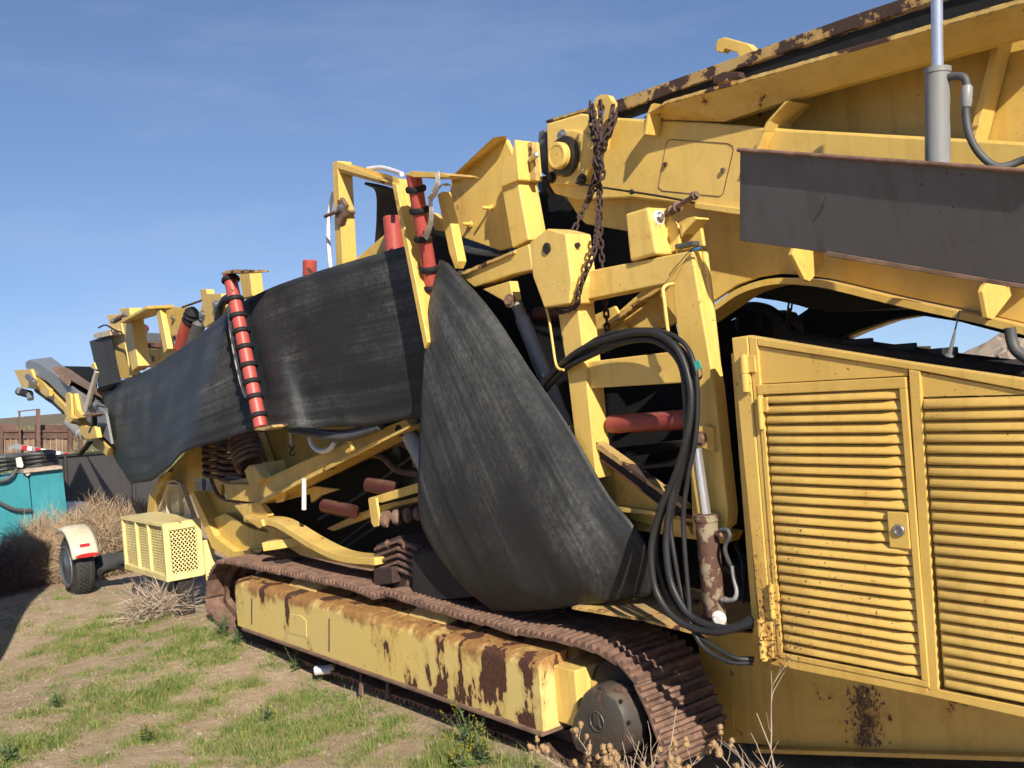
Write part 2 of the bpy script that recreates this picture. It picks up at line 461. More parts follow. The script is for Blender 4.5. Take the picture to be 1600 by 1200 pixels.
# ================================================================ SETTING
def gz(x, y):
    return .035 * math.sin(x * 1.7 + y * .9) + .03 * math.sin(x * .6 - y * 2.1 + 1.3) + .015 * math.sin(x * 4.1 + y * 3.7)
def ground():
    xs = np.concatenate([np.linspace(-900, -60, 18)[:-1], np.linspace(-60, -16, 36)[:-1], np.linspace(-16, 1, 150)[:-1], np.linspace(1, 600, 18)])
    ys = np.concatenate([np.linspace(-500, -6, 14)[:-1], np.linspace(-6, 8, 120)[:-1], np.linspace(8, 40, 26)[:-1], np.linspace(40, 900, 18)])
    vs = []
    for x in xs:
        for y in ys:
            near = max(0.0, 1 - max(0, abs(x + 6) - 9) / 8) * max(0.0, 1 - max(0, abs(y - 2) - 5) / 6)
            z = gz(x, y) * near - .02
            if x < -60: z += min(3.0, (-60 - x) * .006) * (1 + .3 * math.sin(y * .03 + 1)) * .22
            if y > 9: z -= (y - 9) * .06 * min(1.0, max(0.0, (x + .9 * y) / (.3 * y)))
            vs.append((x, y, z))
    n = len(ys)
    fs = [(i * n + j, (i + 1) * n + j, (i + 1) * n + j + 1, i * n + j + 1) for i in range(len(xs) - 1) for j in range(n - 1)]
    me = bpy.data.meshes.new('ground'); me.from_pydata(vs, [], fs)
    o = finish_me('ground', me, 'dirt', None, smooth=60, center=False)
    o['kind'] = 'structure'
ground()

# ================================================================ THE SCREENING PLANT
M = root('screening_plant', (-5.6, 3.6, 0), 'large yellow tracked screening plant with folded conveyors, black hanging belts and louvred cabinet', 'screening plant')

# ---- engine cabinet
YC = 3.30
cab = plate('engine_cabinet', [(1143, 528), (1169, 524), (1420, 566), (1640, 598), (1640, 1125), (1450, 1081), (1196, 1031)], YC + .045, .035, 'yellow_cab', M)
cab['label'] = 'yellow louvred engine cabinet with sloping roof'
plate('edge_strip', [(1143, 529), (1167, 526), (1209, 1030), (1192, 1031)], YC - .004, .046, 'yellow_cab', cab)
plate('stile', [(1169, 525), (1182, 527), (1222, 1032), (1210, 1030)], YC, .042, 'yellow_cab', cab)
plate('top_rail', [(1182, 527), (1420, 566), (1640, 598), (1640, 618), (1440, 580), (1418, 577), (1183, 540)], YC, .042, 'yellow_cab', cab)
plate('stile', [(1419, 577), (1437, 580), (1467, 1082), (1450, 1079)], YC, .042, 'yellow_cab', cab)
plate('bottom_rail', [(1222, 1027), (1450, 1073), (1450, 1079), (1467, 1077), (1640, 1113), (1640, 1131), (1450, 1088), (1200, 1038)], YC, .042, 'yellow_cab', cab)
plate('upper_panel', [(1183, 541), (1418, 577), (1419, 587), (1186, 600)], YC + .010, .034, 'yellow_cab', cab, .002)
plate('upper_panel', [(1438, 581), (1640, 619), (1640, 616), (1440, 621)], YC + .010, .034, 'yellow_cab', cab, .002)
def slat_mesh(L, p, taperR=.05, taperL=.015):
    prof = [(0, .49), (.004, .46), (.012, .20), (.0175, -.05), (.0185, -.22), (.016, -.31), (.009, -.37), (.0, -.36)]
    bm = bmesh.new(); cols = []
    for x, k in ((0, .0), (taperL * .5, .7), (taperL, 1), (L * .33, 1.0), (L * .66, 1.0), (L - taperR, 1), (L - taperR * .35, .45), (L, .0)):
        cols.append([bm.verts.new((x, -o * k * 1.05 - .0005, z * p if k > 0 or o == 0 else z * p * (1 - .0))) for o, z in prof])
    for a, b in zip(cols, cols[1:]):
        for j in range(len(prof) - 1): bm.faces.new((a[j], b[j], b[j + 1], a[j + 1]))
    me = bpy.data.meshes.new('slat'); bmesh.ops.recalc_face_normals(bm, faces=bm.faces); bm.to_mesh(me); bm.free()
    me.materials.append(MATS['yellow_cab']); me.shade_smooth(); me.set_sharp_from_angle(angle=math.radians(40))
    return me
def slats(par, x0, x1, z0, z1, n, cut=None):
    p = (z1 - z0) / n
    full = slat_mesh(x1 - x0, p)
    short = slat_mesh(cut[0] - x0, p) if cut else None
    for i in range(n):
        z = z1 - p * (i + .5)
        me = full if not (cut and cut[1] < z < cut[2]) else short
        o = bpy.data.objects.new('slat', me); COL.objects.link(o)
        attach(o, par, (x0, YC + .012, z + random.uniform(-.001, .001)))
        o.rotation_euler = (0, random.uniform(-.0015, .0015), 0)
def rectX(name, x0, x1, z0, z1, y0, y1, mat, par, bev=.003):
    bm = bmesh.new(); boxb(bm, (x0, y0, z0), (x1, y1, z1)); return finish(name, bm, mat, par, bev)
dTL, dBR = A(1188, 601, YC), A(1448, 1072, YC)
dx0, dx1 = A(1199, 800, YC).x, A(1434, 830, YC).x
dz1, dz0 = dTL.z, A(1212, 1026, YC).z
bm = bmesh.new()
for lo, hi in (((dx0, dz1 - .04), (dx1, dz1)), ((dx0, dz0), (dx1, dz0 + .022)), ((dx0, dz0 + .022), (dx0 + .022, dz1 - .04)), ((dx1 - .028, dz0 + .022), (dx1, dz1 - .04))):
    boxb(bm, (lo[0], YC - .004, lo[1]), (hi[0], YC + .022, hi[1]))
door = finish('cabinet_door', bm, 'yellow_cab', M, .003)
door['label'] = 'louvred cabinet door with a round lock'
rectX('backing', dx0 + .022, dx1 - .028, dz0 + .022, dz1 - .04, YC + .026, YC + .034, 'yellow_cab', door, 0)
lk = A(1407, 828, YC)
lx0, lx1, lz0, lz1 = A(1389, 820, YC).x, dx1 - .030, A(1405, 856, YC).z, A(1405, 800, YC).z
slats(door, dx0 + .024, dx1 - .030, dz0 + .025, dz1 - .043, 26, (lx0 - .002, lz0, lz1))
rectX('lock_plate', lx0, lx1, lz0, lz1, YC - .008, YC + .02, 'yellow_cab', door, .003)
lathe('lock', (lk.x, YC - .007, lk.z), (0, -1, 0), [(0, .022), (.006, .022), (.009, .019), (.009, .013), (.005, .012)], 'zinc', door, 20)
panel_x0, panel_x1 = A(1452, 800, YC).x, A(1640, 800, YC).x + .5
pz1, pz0 = A(1440, 622, YC).z, A(1467, 1074, YC).z
lv = rectX('louvre_panel', panel_x0 - .004, panel_x1, pz0 - .005, pz1, YC + .026, YC + .0445, 'yellow_cab', M, 0)
slats(lv, panel_x0, panel_x1, pz0, pz1 - .004, 26)
# panel runs on beyond the picture: cabinet end
rectX('cabinet_end', panel_x1, panel_x1 + 1.7, pz0 - .06, pz1 + .02, YC, YC + .05, 'yellow_cab', cab)
def hinge(par, u, v0, v1, r=.014):
    a, b = A(u[0], v0, YC - .012), A(u[1], v1, YC - .012)
    z0, z1, x = b.z, a.z, (a.x + b.x) / 2
    bm = bmesh.new(); zm = (z0 + z1) / 2
    latheb(bm, (x, YC - .012, z0), (0, 0, 1), [(0, r * .9), (.003, r), (zm - z0 - .003, r), (zm - z0, r * .85)], 14)
    latheb(bm, (x, YC - .012, zm), (0, 0, 1), [(0, r * .85), (.003, r), (z1 - zm - .003, r), (z1 - zm, r * .9)], 14)
    latheb(bm, (x, YC - .012, z1), (0, 0, 1), [(0, r * .4), (.006, r * .4)], 8)
    boxb(bm, (x + r * .5, YC - .010, zm + .004), (x + r * 3.0, YC - .0005, z1 - .004))
    return finish('hinge', bm, 'yellow_cab', par, .002)
ax_ = A(1146, 600, YC + .08).x
for nm, pts in (('side_wall', ((YC + .08, .80), (4.95, .80), (4.95, 1.98), (YC + .08, 2.02))),):
    bm = bmesh.new(); prism(bm, [Vector((ax_, y, z)) for y, z in pts], Vector((.03, 0, 0))); finish(nm, bm, 'yellow', cab)
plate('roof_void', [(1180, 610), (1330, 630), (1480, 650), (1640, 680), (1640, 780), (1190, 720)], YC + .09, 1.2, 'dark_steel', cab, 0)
hinge(cab, (1163, 1165), 555, 613, .017); hinge(cab, (1190, 1192), 968, 1032, .017)
hinge(door, (1188, 1189), 620, 671, .011); hinge(door, (1205, 1207), 913, 966, .011)
# cabinet roof trims
bm = bmesh.new()
a, b, c = A(1230, 533, 3.9), A(1480, 566, 3.9), A(1640, 588, 3.9)
tubeb(bm, [a, b, c], .028, 8); tubeb(bm, [A(1240, 526, 4.2), A(1480, 560, 4.2), A(1640, 580, 4.2)], .03, 8)
finish('exhaust_pipe', bm, 'dark_steel', M, smooth=50)
for u, v in ((1318, 538), (1386, 546), (1450, 553), (1565, 572)):
    p = A(u, v, 4.0); bm = bmesh.new(); boxb(bm, (p.x - .03, p.y - .05, p.z - .04), (p.x + .03, p.y + .2, p.z + .02)); finish('clamp', bm, 'dark_steel', M, .004)
p = A(1483, 557, YC + .1)
an = lathe('antenna', p, A(1500, 484, YC + .1) - p, [(0, .016), (.006, .015), (.010, .008), (.05, .006), (.09, .004), (.095, .003)], 'zinc', cab, 10)
rod('antenna_whip', A(1490, 525, YC + .1), A(1500, 484, YC + .1), .0028, 'hose', cab, 6)
bm = bmesh.new()
q0 = A(1470, 575, 4.4); boxb(bm, (q0.x - .1, 4.1, q0.z - .6), (q0.x + 1.2, 4.9, q0.z - .02)); finish('engine_top', bm, 'dark_steel', M, .02)

# ---- chassis skirt below the cabinet
YS = 3.95
skirt = plate('chassis_skirt', [(1088, 985), (1200, 990), (1640, 1085), (1640, 1182), (1400, 1176), (1240, 1168), (1120, 1158), (1100, 1090)], YS, .03, 'yellow', M)
plate('flange', [(1180, 1170), (1640, 1184), (1640, 1192), (1180, 1177)], YS - .05, .12, 'yellow', skirt)
plate('weld_seam', [(1142, 1015), (1145, 1016), (1146, 1155), (1143, 1155)], YS - .003, .01, 'yellow', skirt, 0)
bm = bmesh.new()
for s in range(420):
    u = 1352 + random.gauss(0, 11) + (s % 9 - 4) * 1.2; v = 1120 + random.uniform(-48, 46)
    u += (v - 1120) * .12
    q = A(u, v, YS - .0015); a = random.uniform(.0015, .007); h = random.uniform(.002, .012)
    pts = [q + Vector((a * math.cos(t) * random.uniform(.6, 1.2), 0, h * math.sin(t) * random.uniform(.6, 1.2))) for t in [k * math.pi / 3.5 for k in range(7)]]
    bm.faces.new([bm.verts.new(x + Vector((0, -.0002 * s / 9, 0))) for x in pts])
finish('scuff_mark', bm, 'rust', skirt)['kind'] = 'stuff'
bm = bmesh.new(); q = A(1250, 1150, 3.9); boxb(bm, (-3.6, 4.1, .12), (.4, 4.9, .9)); finish('chassis_core', bm, 'dark_steel', M)

# ---- track
YT0, YT1 = 3.31, 3.76
top = [(322, 945), (324, 908), (336, 885), (350, 880), (400, 889), (470, 904), (540, 919), (575, 931), (585, 935), (605, 931), (635, 940), (691, 958), (757, 976), (804, 990), (860, 999), (912, 1013), (940, 1025), (972, 1046), (991, 1069), (1008, 1102), (1017, 1120), (1025, 1151)]
path = [A(u, v, YT0) for u, v in top]
xr, xl = path[-1].x, path[0].x
path += [Vector((xr + .02, YT0, .28)), Vector((xr - .05, YT0, .14)), Vector((xr - .22, YT0, .045)), Vector((xr - .5, YT0, .02))]
path += [Vector((x, YT0, .02)) for x in np.linspace(xr - 1.0, xl + .7, 8)]
path += [Vector((xl + .35, YT0, .05)), Vector((xl + .1, YT0, .14))]
path = smooth_path(path + [path[0]], 6)
cum = [0.0]
for a, b in zip(path, path[1:]): cum.append(cum[-1] + (b - a).length)
def along(s):
    s %= cum[-1]
    i = max(0, np.searchsorted(cum, s) - 1); i = min(i, len(path) - 2)
    t = (s - cum[i]) / max(1e-6, cum[i + 1] - cum[i]); return path[i].lerp(path[i + 1], t)
bm = bmesh.new()
Lp = .150
prism(bm, [Vector((x, 0, z)) for x, z in ((-Lp / 2 - .012, -.004), (Lp / 2, -.010), (Lp / 2 + .002, .004), (-Lp / 2 - .006, .008))], Vector((0, YT1 - YT0, 0)))
for gx in (-.052, .0, .050):
    prism(bm, [Vector((gx + x, .002, z)) for x, z in ((-.017, .003), (.017, .003), (.009, .030), (-.007, .030))], Vector((0, YT1 - YT0 - .004, 0)))
for by in (.14, .31):
    for bx in (-.026, .026): latheb(bm, (bx, by, .004), (0, 0, 1), [(0, .011), (.010, .011)], 6)
sm = bpy.data.meshes.new('track_shoe'); bmesh.ops.recalc_face_normals(bm, faces=bm.faces); bm.to_mesh(sm); bm.free(); sm.materials.append(MATS['rust'])
bm = bmesh.new()
for i in range(0, len(path) - 1):
    for yy in (YT0 + .17,):
        a, b = path[i].copy(), path[i + 1].copy()
        d = (b - a).normalized(); nrm = Vector((-d.z, 0, d.x))
        off = -nrm * .04
        if (b - a).length > .005: bar(bm, Vector((a.x, yy, a.z)) + off, Vector((b.x, yy, b.z)) + off, .03, .06, nrm)
track = finish('track', bm, 'rust', M)
ch2 = copy_of(track, 'track_chain', track, WLOC[track.name] + Vector((0, .12, 0)))
track['label'] = 'rusty crawler track with triple ridged shoes'
nsh = int(round(cum[-1] / .151))
# sense of travel: make the shoe's z point outward
cx = sum(p.x for p in path) / len(path); czz = .45
for i in range(nsh):
    s = cum[-1] * i / nsh
    p, q = along(s - .05), along(s + .05)
    d = (q - p).normalized(); n = Vector((d.z, 0, -d.x))
    c = along(s)
    if n.dot(c - Vector((min(max(c.x, xl + .4), xr - .4), YT0, .38))) < 0: n = -n
    X = d; Z = n; Yv = Vector((0, 1, 0))
    X = Yv.cross(Z)
    rot = Matrix((X, Yv, Z)).transposed().to_quaternion()
    o = bpy.data.objects.new('track_shoe', sm); COL.objects.link(o)
    attach(o, track, c + Vector((0, random.uniform(-.006, .006), 0)))
    o.rotation_mode = 'QUATERNION'; o.rotation_quaternion = rot
# side frame (beam)
YB = 3.20
a0, a1 = A(366, 912, YB), A(838, 1040, YB)
bx0, bx1 = a0.x, A(846, 1100, YB).x
bz1, bz0 = A(600, 968, YB).z, A(600, 1058, YB).z
prof = [(YB, bz0), (YB, bz1 - .055)] + [(YB + .055 - .055 * math.cos(t), bz1 - .055 + .055 * math.sin(t)) for t in np.linspace(.2, math.pi / 2, 6)] + [(YB + .20, bz1 + .012), (YB + .42, bz1 + .05), (YB + .42, bz0)]
bm = bmesh.new(); prism(bm, [Vector((bx0, y, z)) for y, z in prof], Vector((bx1 - bx0, 0, 0)))
tf = finish('track_frame', bm, 'frame_paint', M, .004)
tf['label'] = 'rust flaked yellow track side frame'
rectX('toe_flange', bx0 + .12, bx1 + .01, bz0 - .012, bz0 + .006, YB - .022, YB + .3, 'rust_light', tf, .002)
plate('cover_plate', [(450, 959), (470, 962), (478, 970), (479, 996), (451, 989)], YB - .004, .01, 'frame_paint', tf, .002)
for u in (393, 514): plate('weld_seam', [(u - 1, 935 + (u - 393) * .26), (u + 1, 935 + (u - 393) * .26), (u + 1, 976 + (u - 393) * .35), (u - 1, 976 + (u - 393) * .35)], YB - .003, .01, 'rust_light', tf, 0)
for u0, u1, v in ((468, 500, 0), (655, 700, 0)):
    x0, x1 = A(u0, 930, YB + .2).x, A(u1, 935, YB + .2).x
    bm = bmesh.new(); prism(bm, [Vector((x0 - .05, YB + .13, bz1 + .002)), Vector((x1 + .05, YB + .13, bz1 + .002)), Vector((x1, YB + .25, bz1 + .10)), Vector((x0, YB + .25, bz1 + .10))], Vector((0, .12, .0)))
    finish('roller_bracket', bm, 'yellow_worn', tf, .004)
# inboard end of the side frame and its gusset
rectX('frame_end', bx1 - .02, bx1 + .16, bz0 + .03, bz1 - .05, YB + .10, YB + .40, 'yellow', tf, .006)
rectX('frame_web', bx1 + .16, bx1 + .5, bz0 + .08, bz1 - .12, YB + .2, YB + .40, 'yellow_worn', tf, .006)
for k in range(7):
    x = bx0 + .35 + k * (bx1 - bx0 - .6) / 6
    lathe('bottom_roller', (x, YB + .12, .16), (0, 1, 0), [(0, .05), (.02, .085), (.10, .085), (.12, .06), (.30, .06), (.32, .085), (.38, .085)], 'dark_steel', track, 14)
# sprocket with hub cover
hc = A(952, 1128, 3.26)
spx = hc.x - .10
bm = bmesh.new(); latheb(bm, (spx, 3.40, hc.z), (0, 1, 0), [(0, .16), (.03, .235), (.06, .245), (.20, .245), (.25, .2)], 28); spr = finish('sprocket', bm, 'dark_steel', track, smooth=35)
bm = bmesh.new(); latheb(bm, (bx0 + .28, 3.42, .40), (0, 1, 0), [(0, .1), (.02, .26), (.04, .28), (.22, .28), (.25, .24)], 24); finish('idler_wheel', bm, 'dark_steel', track, smooth=35)
out = [(897, 1150), (900, 1120), (912, 1098), (917, 1080), (925, 1073), (937, 1071), (955, 1076), (972, 1090), (984, 1115), (988, 1140), (984, 1165), (972, 1180), (950, 1186), (925, 1182), (905, 1170)]
bm = bmesh.new()
cc = A(944, 1130, 3.25)
o0 = [A(u, v, 3.28) for u, v in out]
def scl(p, k, dy): return Vector((cc.x + (p.x - cc.x) * k, p.y + dy, cc.z + (p.z - cc.z) * k))
rings = [[bm.verts.new(scl(p, k, dy)) for p in o0] for k, dy in ((1.02, .10), (1.0, .0), (.93, -.035), (.6, -.05))]
for r0, r1 in zip(rings, rings[1:]):
    for j in range(len(o0)): bm.faces.new((r0[j], r0[(j + 1) % len(o0)], r1[(j + 1) % len(o0)], r1[j]))
bm.faces.new(rings[-1])
hub = finish('hub_cover', bm, 'cast_grey', track, .006, smooth=40)
hub['label'] = 'grey cast hub cover with round embossed emblem'
bm = bmesh.new()
ec = A(931, 1128, 3.22); ey = 3.226
def torus_xz(bm, c, R, r, n=24, m=6):
    tubeb(bm, [Vector((c.x + R * math.cos(t), c.y, c.z + R * math.sin(t))) for t in np.linspace(0, 2 * math.pi, n + 1)], r, m, cap=False)
torus_xz(bm, Vector((ec.x, ey, ec.z)), .048, .004)
for dx in (-.014, 0, .014): bar(bm, (ec.x + dx, ey, ec.z + .038), (ec.x + dx, ey, ec.z - .018 - dx * .4), .007, .008, (0, 1, 0))
bar(bm, (ec.x + .000, ey, ec.z - .014), (ec.x + .036, ey, ec.z - .026), .007, .008, (0, 1, 0))
bar(bm, (ec.x - .012, ey, ec.z - .016), (ec.x - .036, ey, ec.z - .026), .007, .008, (0, 1, 0))
finish('emblem', bm, 'cast_grey', track)
for u, v in ((972, 1095), (985, 1128), (940, 1076), (917, 1087), (903, 1160), (975, 1172)): bolt('cap_screw', A(u, v, 3.262), (0, -1, 0), .010, 'dark_steel', track, False)
# deck plate over the track and inner guards
bm = bmesh.new(); q = [A(893, 948, 3.36), A(1000, 966, 3.36), A(1105, 992, 3.36)]
prism(bm, [q[0], q[1], q[2], q[2] + Vector((0, .45, .03)), q[1] + Vector((-.05, .45, .05)), q[0] + Vector((.1, .45, .05))], Vector((0, 0, -.014)))
finish('deck_plate', bm, 'yellow_worn', M, .002)

# ---- gearbox lumps on the track
bm = bmesh.new()
prism(bm, [A(u, v, 3.50) for u, v in ((586, 852), (620, 838), (650, 853), (672, 862), (672, 905), (650, 925), (590, 922), (583, 890))], Vector((0, .3, 0)))
dm = finish('drive_motor', bm, 'chain_rust', M, .012)
for k in range(5): plate('cooling_fin', [(584, 856 + k * 11), (620, 843 + k * 11), (652, 857 + k * 11), (652, 861 + k * 11), (620, 848 + k * 11), (584, 861 + k * 11)], 3.475, .05, 'rust', dm, .003)
for u, v in ((606, 850), (634, 852), (658, 872), (600, 905), (640, 912)): bolt('bolt', A(u, v, 3.49), (0, -1, 0), .02, 'rust', dm)
bm = bmesh.new(); prism(bm, [A(u, v, 3.42) for u, v in ((643, 866), (760, 845), (770, 930), (644, 942))], Vector((0, .3, 0))); finish('valve_block', bm, 'dark_steel', M, .01)
bm = bmesh.new(); prism(bm, [A(u, v, 3.44) for u, v in ((583, 889), (612, 886), (614, 912), (584, 916))], Vector((0, .1, 0))); finish('drive_motor_cap', bm, 'chain_rust', M, .008)

# ---- main conveyor boom
boom = plate('boom_side_plate', [(853, 193), (906, 177), (968, 184), (1100, 191), (1240, 202), (1420, 212), (1640, 224), (1640, 420), (1156, 331), (1085, 322), (985, 310), (905, 313), (866, 303), (858, 290), (855, 255)], 3.70, .13, 'yellow_clean', M, .012)
boom['label'] = 'deep yellow boom side plate with hatch and bearing'
plate('lower_web', [(1640, 515), (1540, 490), (1400, 460), (1300, 436), (1260, 430), (1218, 428), (1185, 433), (1150, 446), (1118, 468), (1085, 490), (1060, 502), (1035, 470), (1000, 400), (985, 362), (915, 350), (905, 340), (880, 300), (985, 290), (1156, 300), (1640, 380)], 3.80, .03, 'yellow_clean', boom)
plate('seam_ledge', [(1085, 316), (1156, 325), (1300, 345), (1300, 356), (1156, 336), (1085, 326)], 3.68, .02, 'yellow', boom)
# hatch outline and screws
hp = [(1045, 219), (1050, 218), (1138, 224), (1145, 228), (1146, 234), (1130, 303), (1124, 307), (1035, 298), (1029, 293), (1030, 284), (1041, 224)]
bm = bmesh.new(); tubeb(bm, [A(u, v, 3.699) for u, v in hp + hp[:1]], .0022, 5, cap=False); finish('hatch_seam', bm, 'rust', boom)
for (u, v), m in zip(((1041, 257), (1131, 266)), ('chain_rust', 'rust_light')): bolt('screw', A(u, v, 3.70), (0, -1, 0), .012, m, boom, False)
# arch flange under the web
arch = [(1060, 512), (1085, 497), (1118, 474), (1150, 452), (1185, 439), (1218, 434), (1260, 436), (1300, 442), (1400, 466), (1540, 496), (1640, 521)]
ap = smooth_path([A(u, v, 3.72) for u, v in arch], 5)
bm = bmesh.new()
for a, b in zip(ap, ap[1:]):
    d = (b - a).normalized(); nn = Vector((-d.z, 0, d.x)) * .028
    prism(bm, [a, b, b - nn, a - nn], Vector((0, .16, 0)))
bmesh.ops.remove_doubles(bm, verts=bm.verts, dist=.0008)
finish('arch_flange', bm, 'yellow', boom)
# far side boom plate and cross members seen through the arch
plate('far_boom_plate', [(1095, 452), (1165, 463), (1215, 470), (1264, 481), (1232, 503), (1180, 530), (1120, 560), (1230, 570), (1300, 534), (1345, 514), (1395, 498), (1432, 492), (1500, 503), (1640, 540), (1640, 430), (1300, 400), (1160, 405)], 5.35, .05, 'dark_steel', M)  # shade on the far plate is put into its dark colour
plate('far_flange', [(1300, 534), (1345, 514), (1395, 498), (1432, 492), (1436, 494), (1396, 501), (1347, 518), (1304, 537)], 5.33, .1, 'yellow', M)
plate('boom_underside', [(1168, 452), (1260, 446), (1430, 480), (1300, 488), (1262, 482)], 4.3, .9, 'dark_steel', M)
# interior conveyor belts; these black sheets also carry the shade inside the machine
plate('inner_belt', [(846, 292), (872, 300), (905, 330), (985, 356), (1050, 500), (1075, 640), (1100, 800), (1110, 960), (900, 990), (700, 960), (660, 700), (700, 440), (800, 425)], 4.05, .03, 'black_rubber', M)
plate('tail_belt', [(425, 770), (650, 640), (700, 640), (820, 820), (860, 960), (700, 985), (560, 905), (470, 860)], 4.1, .03, 'black_rubber', M)
plate('upper_belt', [(712, 300), (853, 300), (912, 345), (1000, 365), (1000, 440), (850, 470), (720, 440)], 4.35, .03, 'black_rubber', M)
plate('chute_plate', [(948, 508), (965, 488), (1002, 455), (1048, 438), (1082, 432), (1082, 492), (1040, 512), (985, 520), (925, 548), (918, 520)], 3.86, .03, 'yellow', M)
plate('chute_strut', [(940, 508), (1005, 462), (1040, 440), (1046, 444), (1006, 470), (944, 516)], 3.78, .05, 'yellow_worn', M)
plate('chute_gusset', [(922, 495), (960, 478), (985, 520), (940, 552), (925, 545)], 3.83, .02, 'yellow', M)
# upper web, chord, lips, rail
plate('upper_web', [(985, 196), (1040, 172), (1236, 146), (1640, 40), (1640, 246), (1240, 224), (985, 220)], 3.99, .02, 'yellow', boom)
ch = plate3('upper_chord', [(1006, 186, 3.70), (1038, 162, 3.60), (1240, 106, 3.60), (1640, -6, 3.60), (1640, 46, 3.70), (1236, 156, 3.70), (1130, 190, 3.70)], .05, 'yellow', boom)
bm = bmesh.new()
prism(bm, [A(*p) for p in ((1004, 184, 3.60), (1040, 157, 3.60), (1640, -16, 3.60), (1640, -6, 3.60), (1040, 163, 3.60))], Vector((0, .35, 0)))
finish('chord_lip', bm, 'yellow_worn', boom, .003)
plate('rubber_skirt', [(958, 176), (1200, 94), (1640, -52), (1640, -16), (1040, 164), (968, 190)], 3.86, .02, 'black_rubber', boom)
plate('top_rail', [(955, 159), (1170, 82), (1330, 24), (1420, -6), (1640, -70), (1640, -46), (1460, 2), (1200, 90), (965, 176)], 3.84, .05, 'rail_rust', boom)
plate('rear_lip', [(853, 192), (905, 176), (952, 166), (952, 160), (905, 172), (853, 188)], 3.72, .06, 'rail_rust', boom, .002)
plate('roller_end', [(1112, 120), (1130, 112), (1155, 112), (1156, 121), (1130, 128), (1114, 131)], 3.80, .04, 'rail_rust', boom)
plate('lifting_handle', [(1118, 70), (1121, 62), (1131, 58), (1168, 68), (1177, 77), (1179, 84), (1156, 90), (1151, 82), (1132, 76), (1128, 82), (1118, 80)], 3.86, .05, 'yellow', boom)
# ribs (fins across the boom)
def fin(name, px, Y, t, mat='yellow_clean', par=boom):
    return plate(name, px, Y, t, mat, par, .004)
def ribx(name, edge, depth, Y, t, mat='yellow_clean', par=boom):
    """fin standing out from the boom: an outline edge in the plane Y, reaching back by depth"""
    pts = [A(u, v, Y) for u, v in edge]
    bm = bmesh.new()
    for a, b in zip(pts, pts[1:]):
        prism(bm, [a, b, Vector((b.x, b.y + depth, b.z)), Vector((a.x, a.y + depth, a.z))], Vector((-t, 0, 0)))
    return finish(name, bm, mat, par, .003)
ribx('rib', [(1232, 157), (1204, 188), (1196, 205), (1185, 234)], .16, 3.64, .022)
ribx('rib', [(1564, 60), (1516, 248)], .10, 3.88, .03)
ribx('rib', [(1022, 161), (1015, 176), (1010, 210)], .09, 3.60, .02)
# bearing
bc = A(890, 245, 3.70)
plate('bearing_flange', [(873, 205), (895, 203), (915, 208), (927, 226), (926, 255), (916, 276), (903, 290), (866, 288), (862, 280), (868, 240)], 3.675, .03, 'yellow', boom, .006)
lathe('bearing_ring', (bc.x, 3.675, bc.z), (0, -1, 0), [(0, .108), (.02, .108), (.03, .095), (.03, .07)], 'grease', boom, 28)
lathe('bearing_cap', (bc.x, 3.64, bc.z), (0, -1, 0), [(0, .072), (.03, .072), (.038, .064), (.038, .054), (.035, .053), (.035, .008), (.030, .006)], 'yellow', boom, 28)
for (u, v), m in zip(((879, 212), (863, 277), (910, 281)), ('zinc', 'dark_steel', 'grease')): bolt('bolt', A(u, v, 3.675), (0, -1, 0), .022, m, boom)
tube('black_wire', [A(900, 286, 3.66), A(935, 292, 3.66), A(989, 300, 3.66), A(1040, 308, 3.67), (A(1086, 317, 3.68))], .006, 'hose', boom, 6)
bolt('wire_clip', A(989, 300, 3.67), (0, -1, 0), .014, 'dark_steel', boom, False)
# lifting lug
lug = [(918, 232), (924, 176), (926, 163), (931, 153), (940, 147), (950, 149), (957, 160), (957, 175), (948, 205), (944, 232)]
slot = [(931, 175), (933, 165), (938, 160), (943, 162), (944, 172), (941, 182), (935, 184)]
bm = bmesh.new()
lug = [(918, 232), (921, 205), (924, 176), (926, 163), (931, 153), (940, 147), (950, 149), (957, 160), (957, 175), (952, 192), (948, 210), (944, 232)]
slot = [(934, 186), (931, 181), (930, 174), (931, 167), (934, 162), (938, 160), (942, 162), (945, 167), (945, 174), (943, 181), (940, 186), (937, 188)]
Lo = [A(u, v, 3.63) for u, v in lug]; Sl = [A(u, v, 3.63) for u, v in slot]
t = Vector((0, .035, 0))
va = [bm.verts.new(p) for p in Lo]; vb = [bm.verts.new(p + t) for p in Lo]; sa = [bm.verts.new(p) for p in Sl]; sb = [bm.verts.new(p + t) for p in Sl]
for v1, v2 in ((va, vb), (sa, sb)):
    for i in range(len(v1)): bm.faces.new((v1[i], v2[i], v2[(i + 1) % len(v1)], v1[(i + 1) % len(v1)]))
for vv, ss in ((va, sa), (vb, sb)):
    for i in range(len(vv)): bm.faces.new((vv[i], vv[(i + 1) % len(vv)], ss[(i + 1) % len(vv)], ss[i]))
finish('lifting_lug', bm, 'yellow', boom)
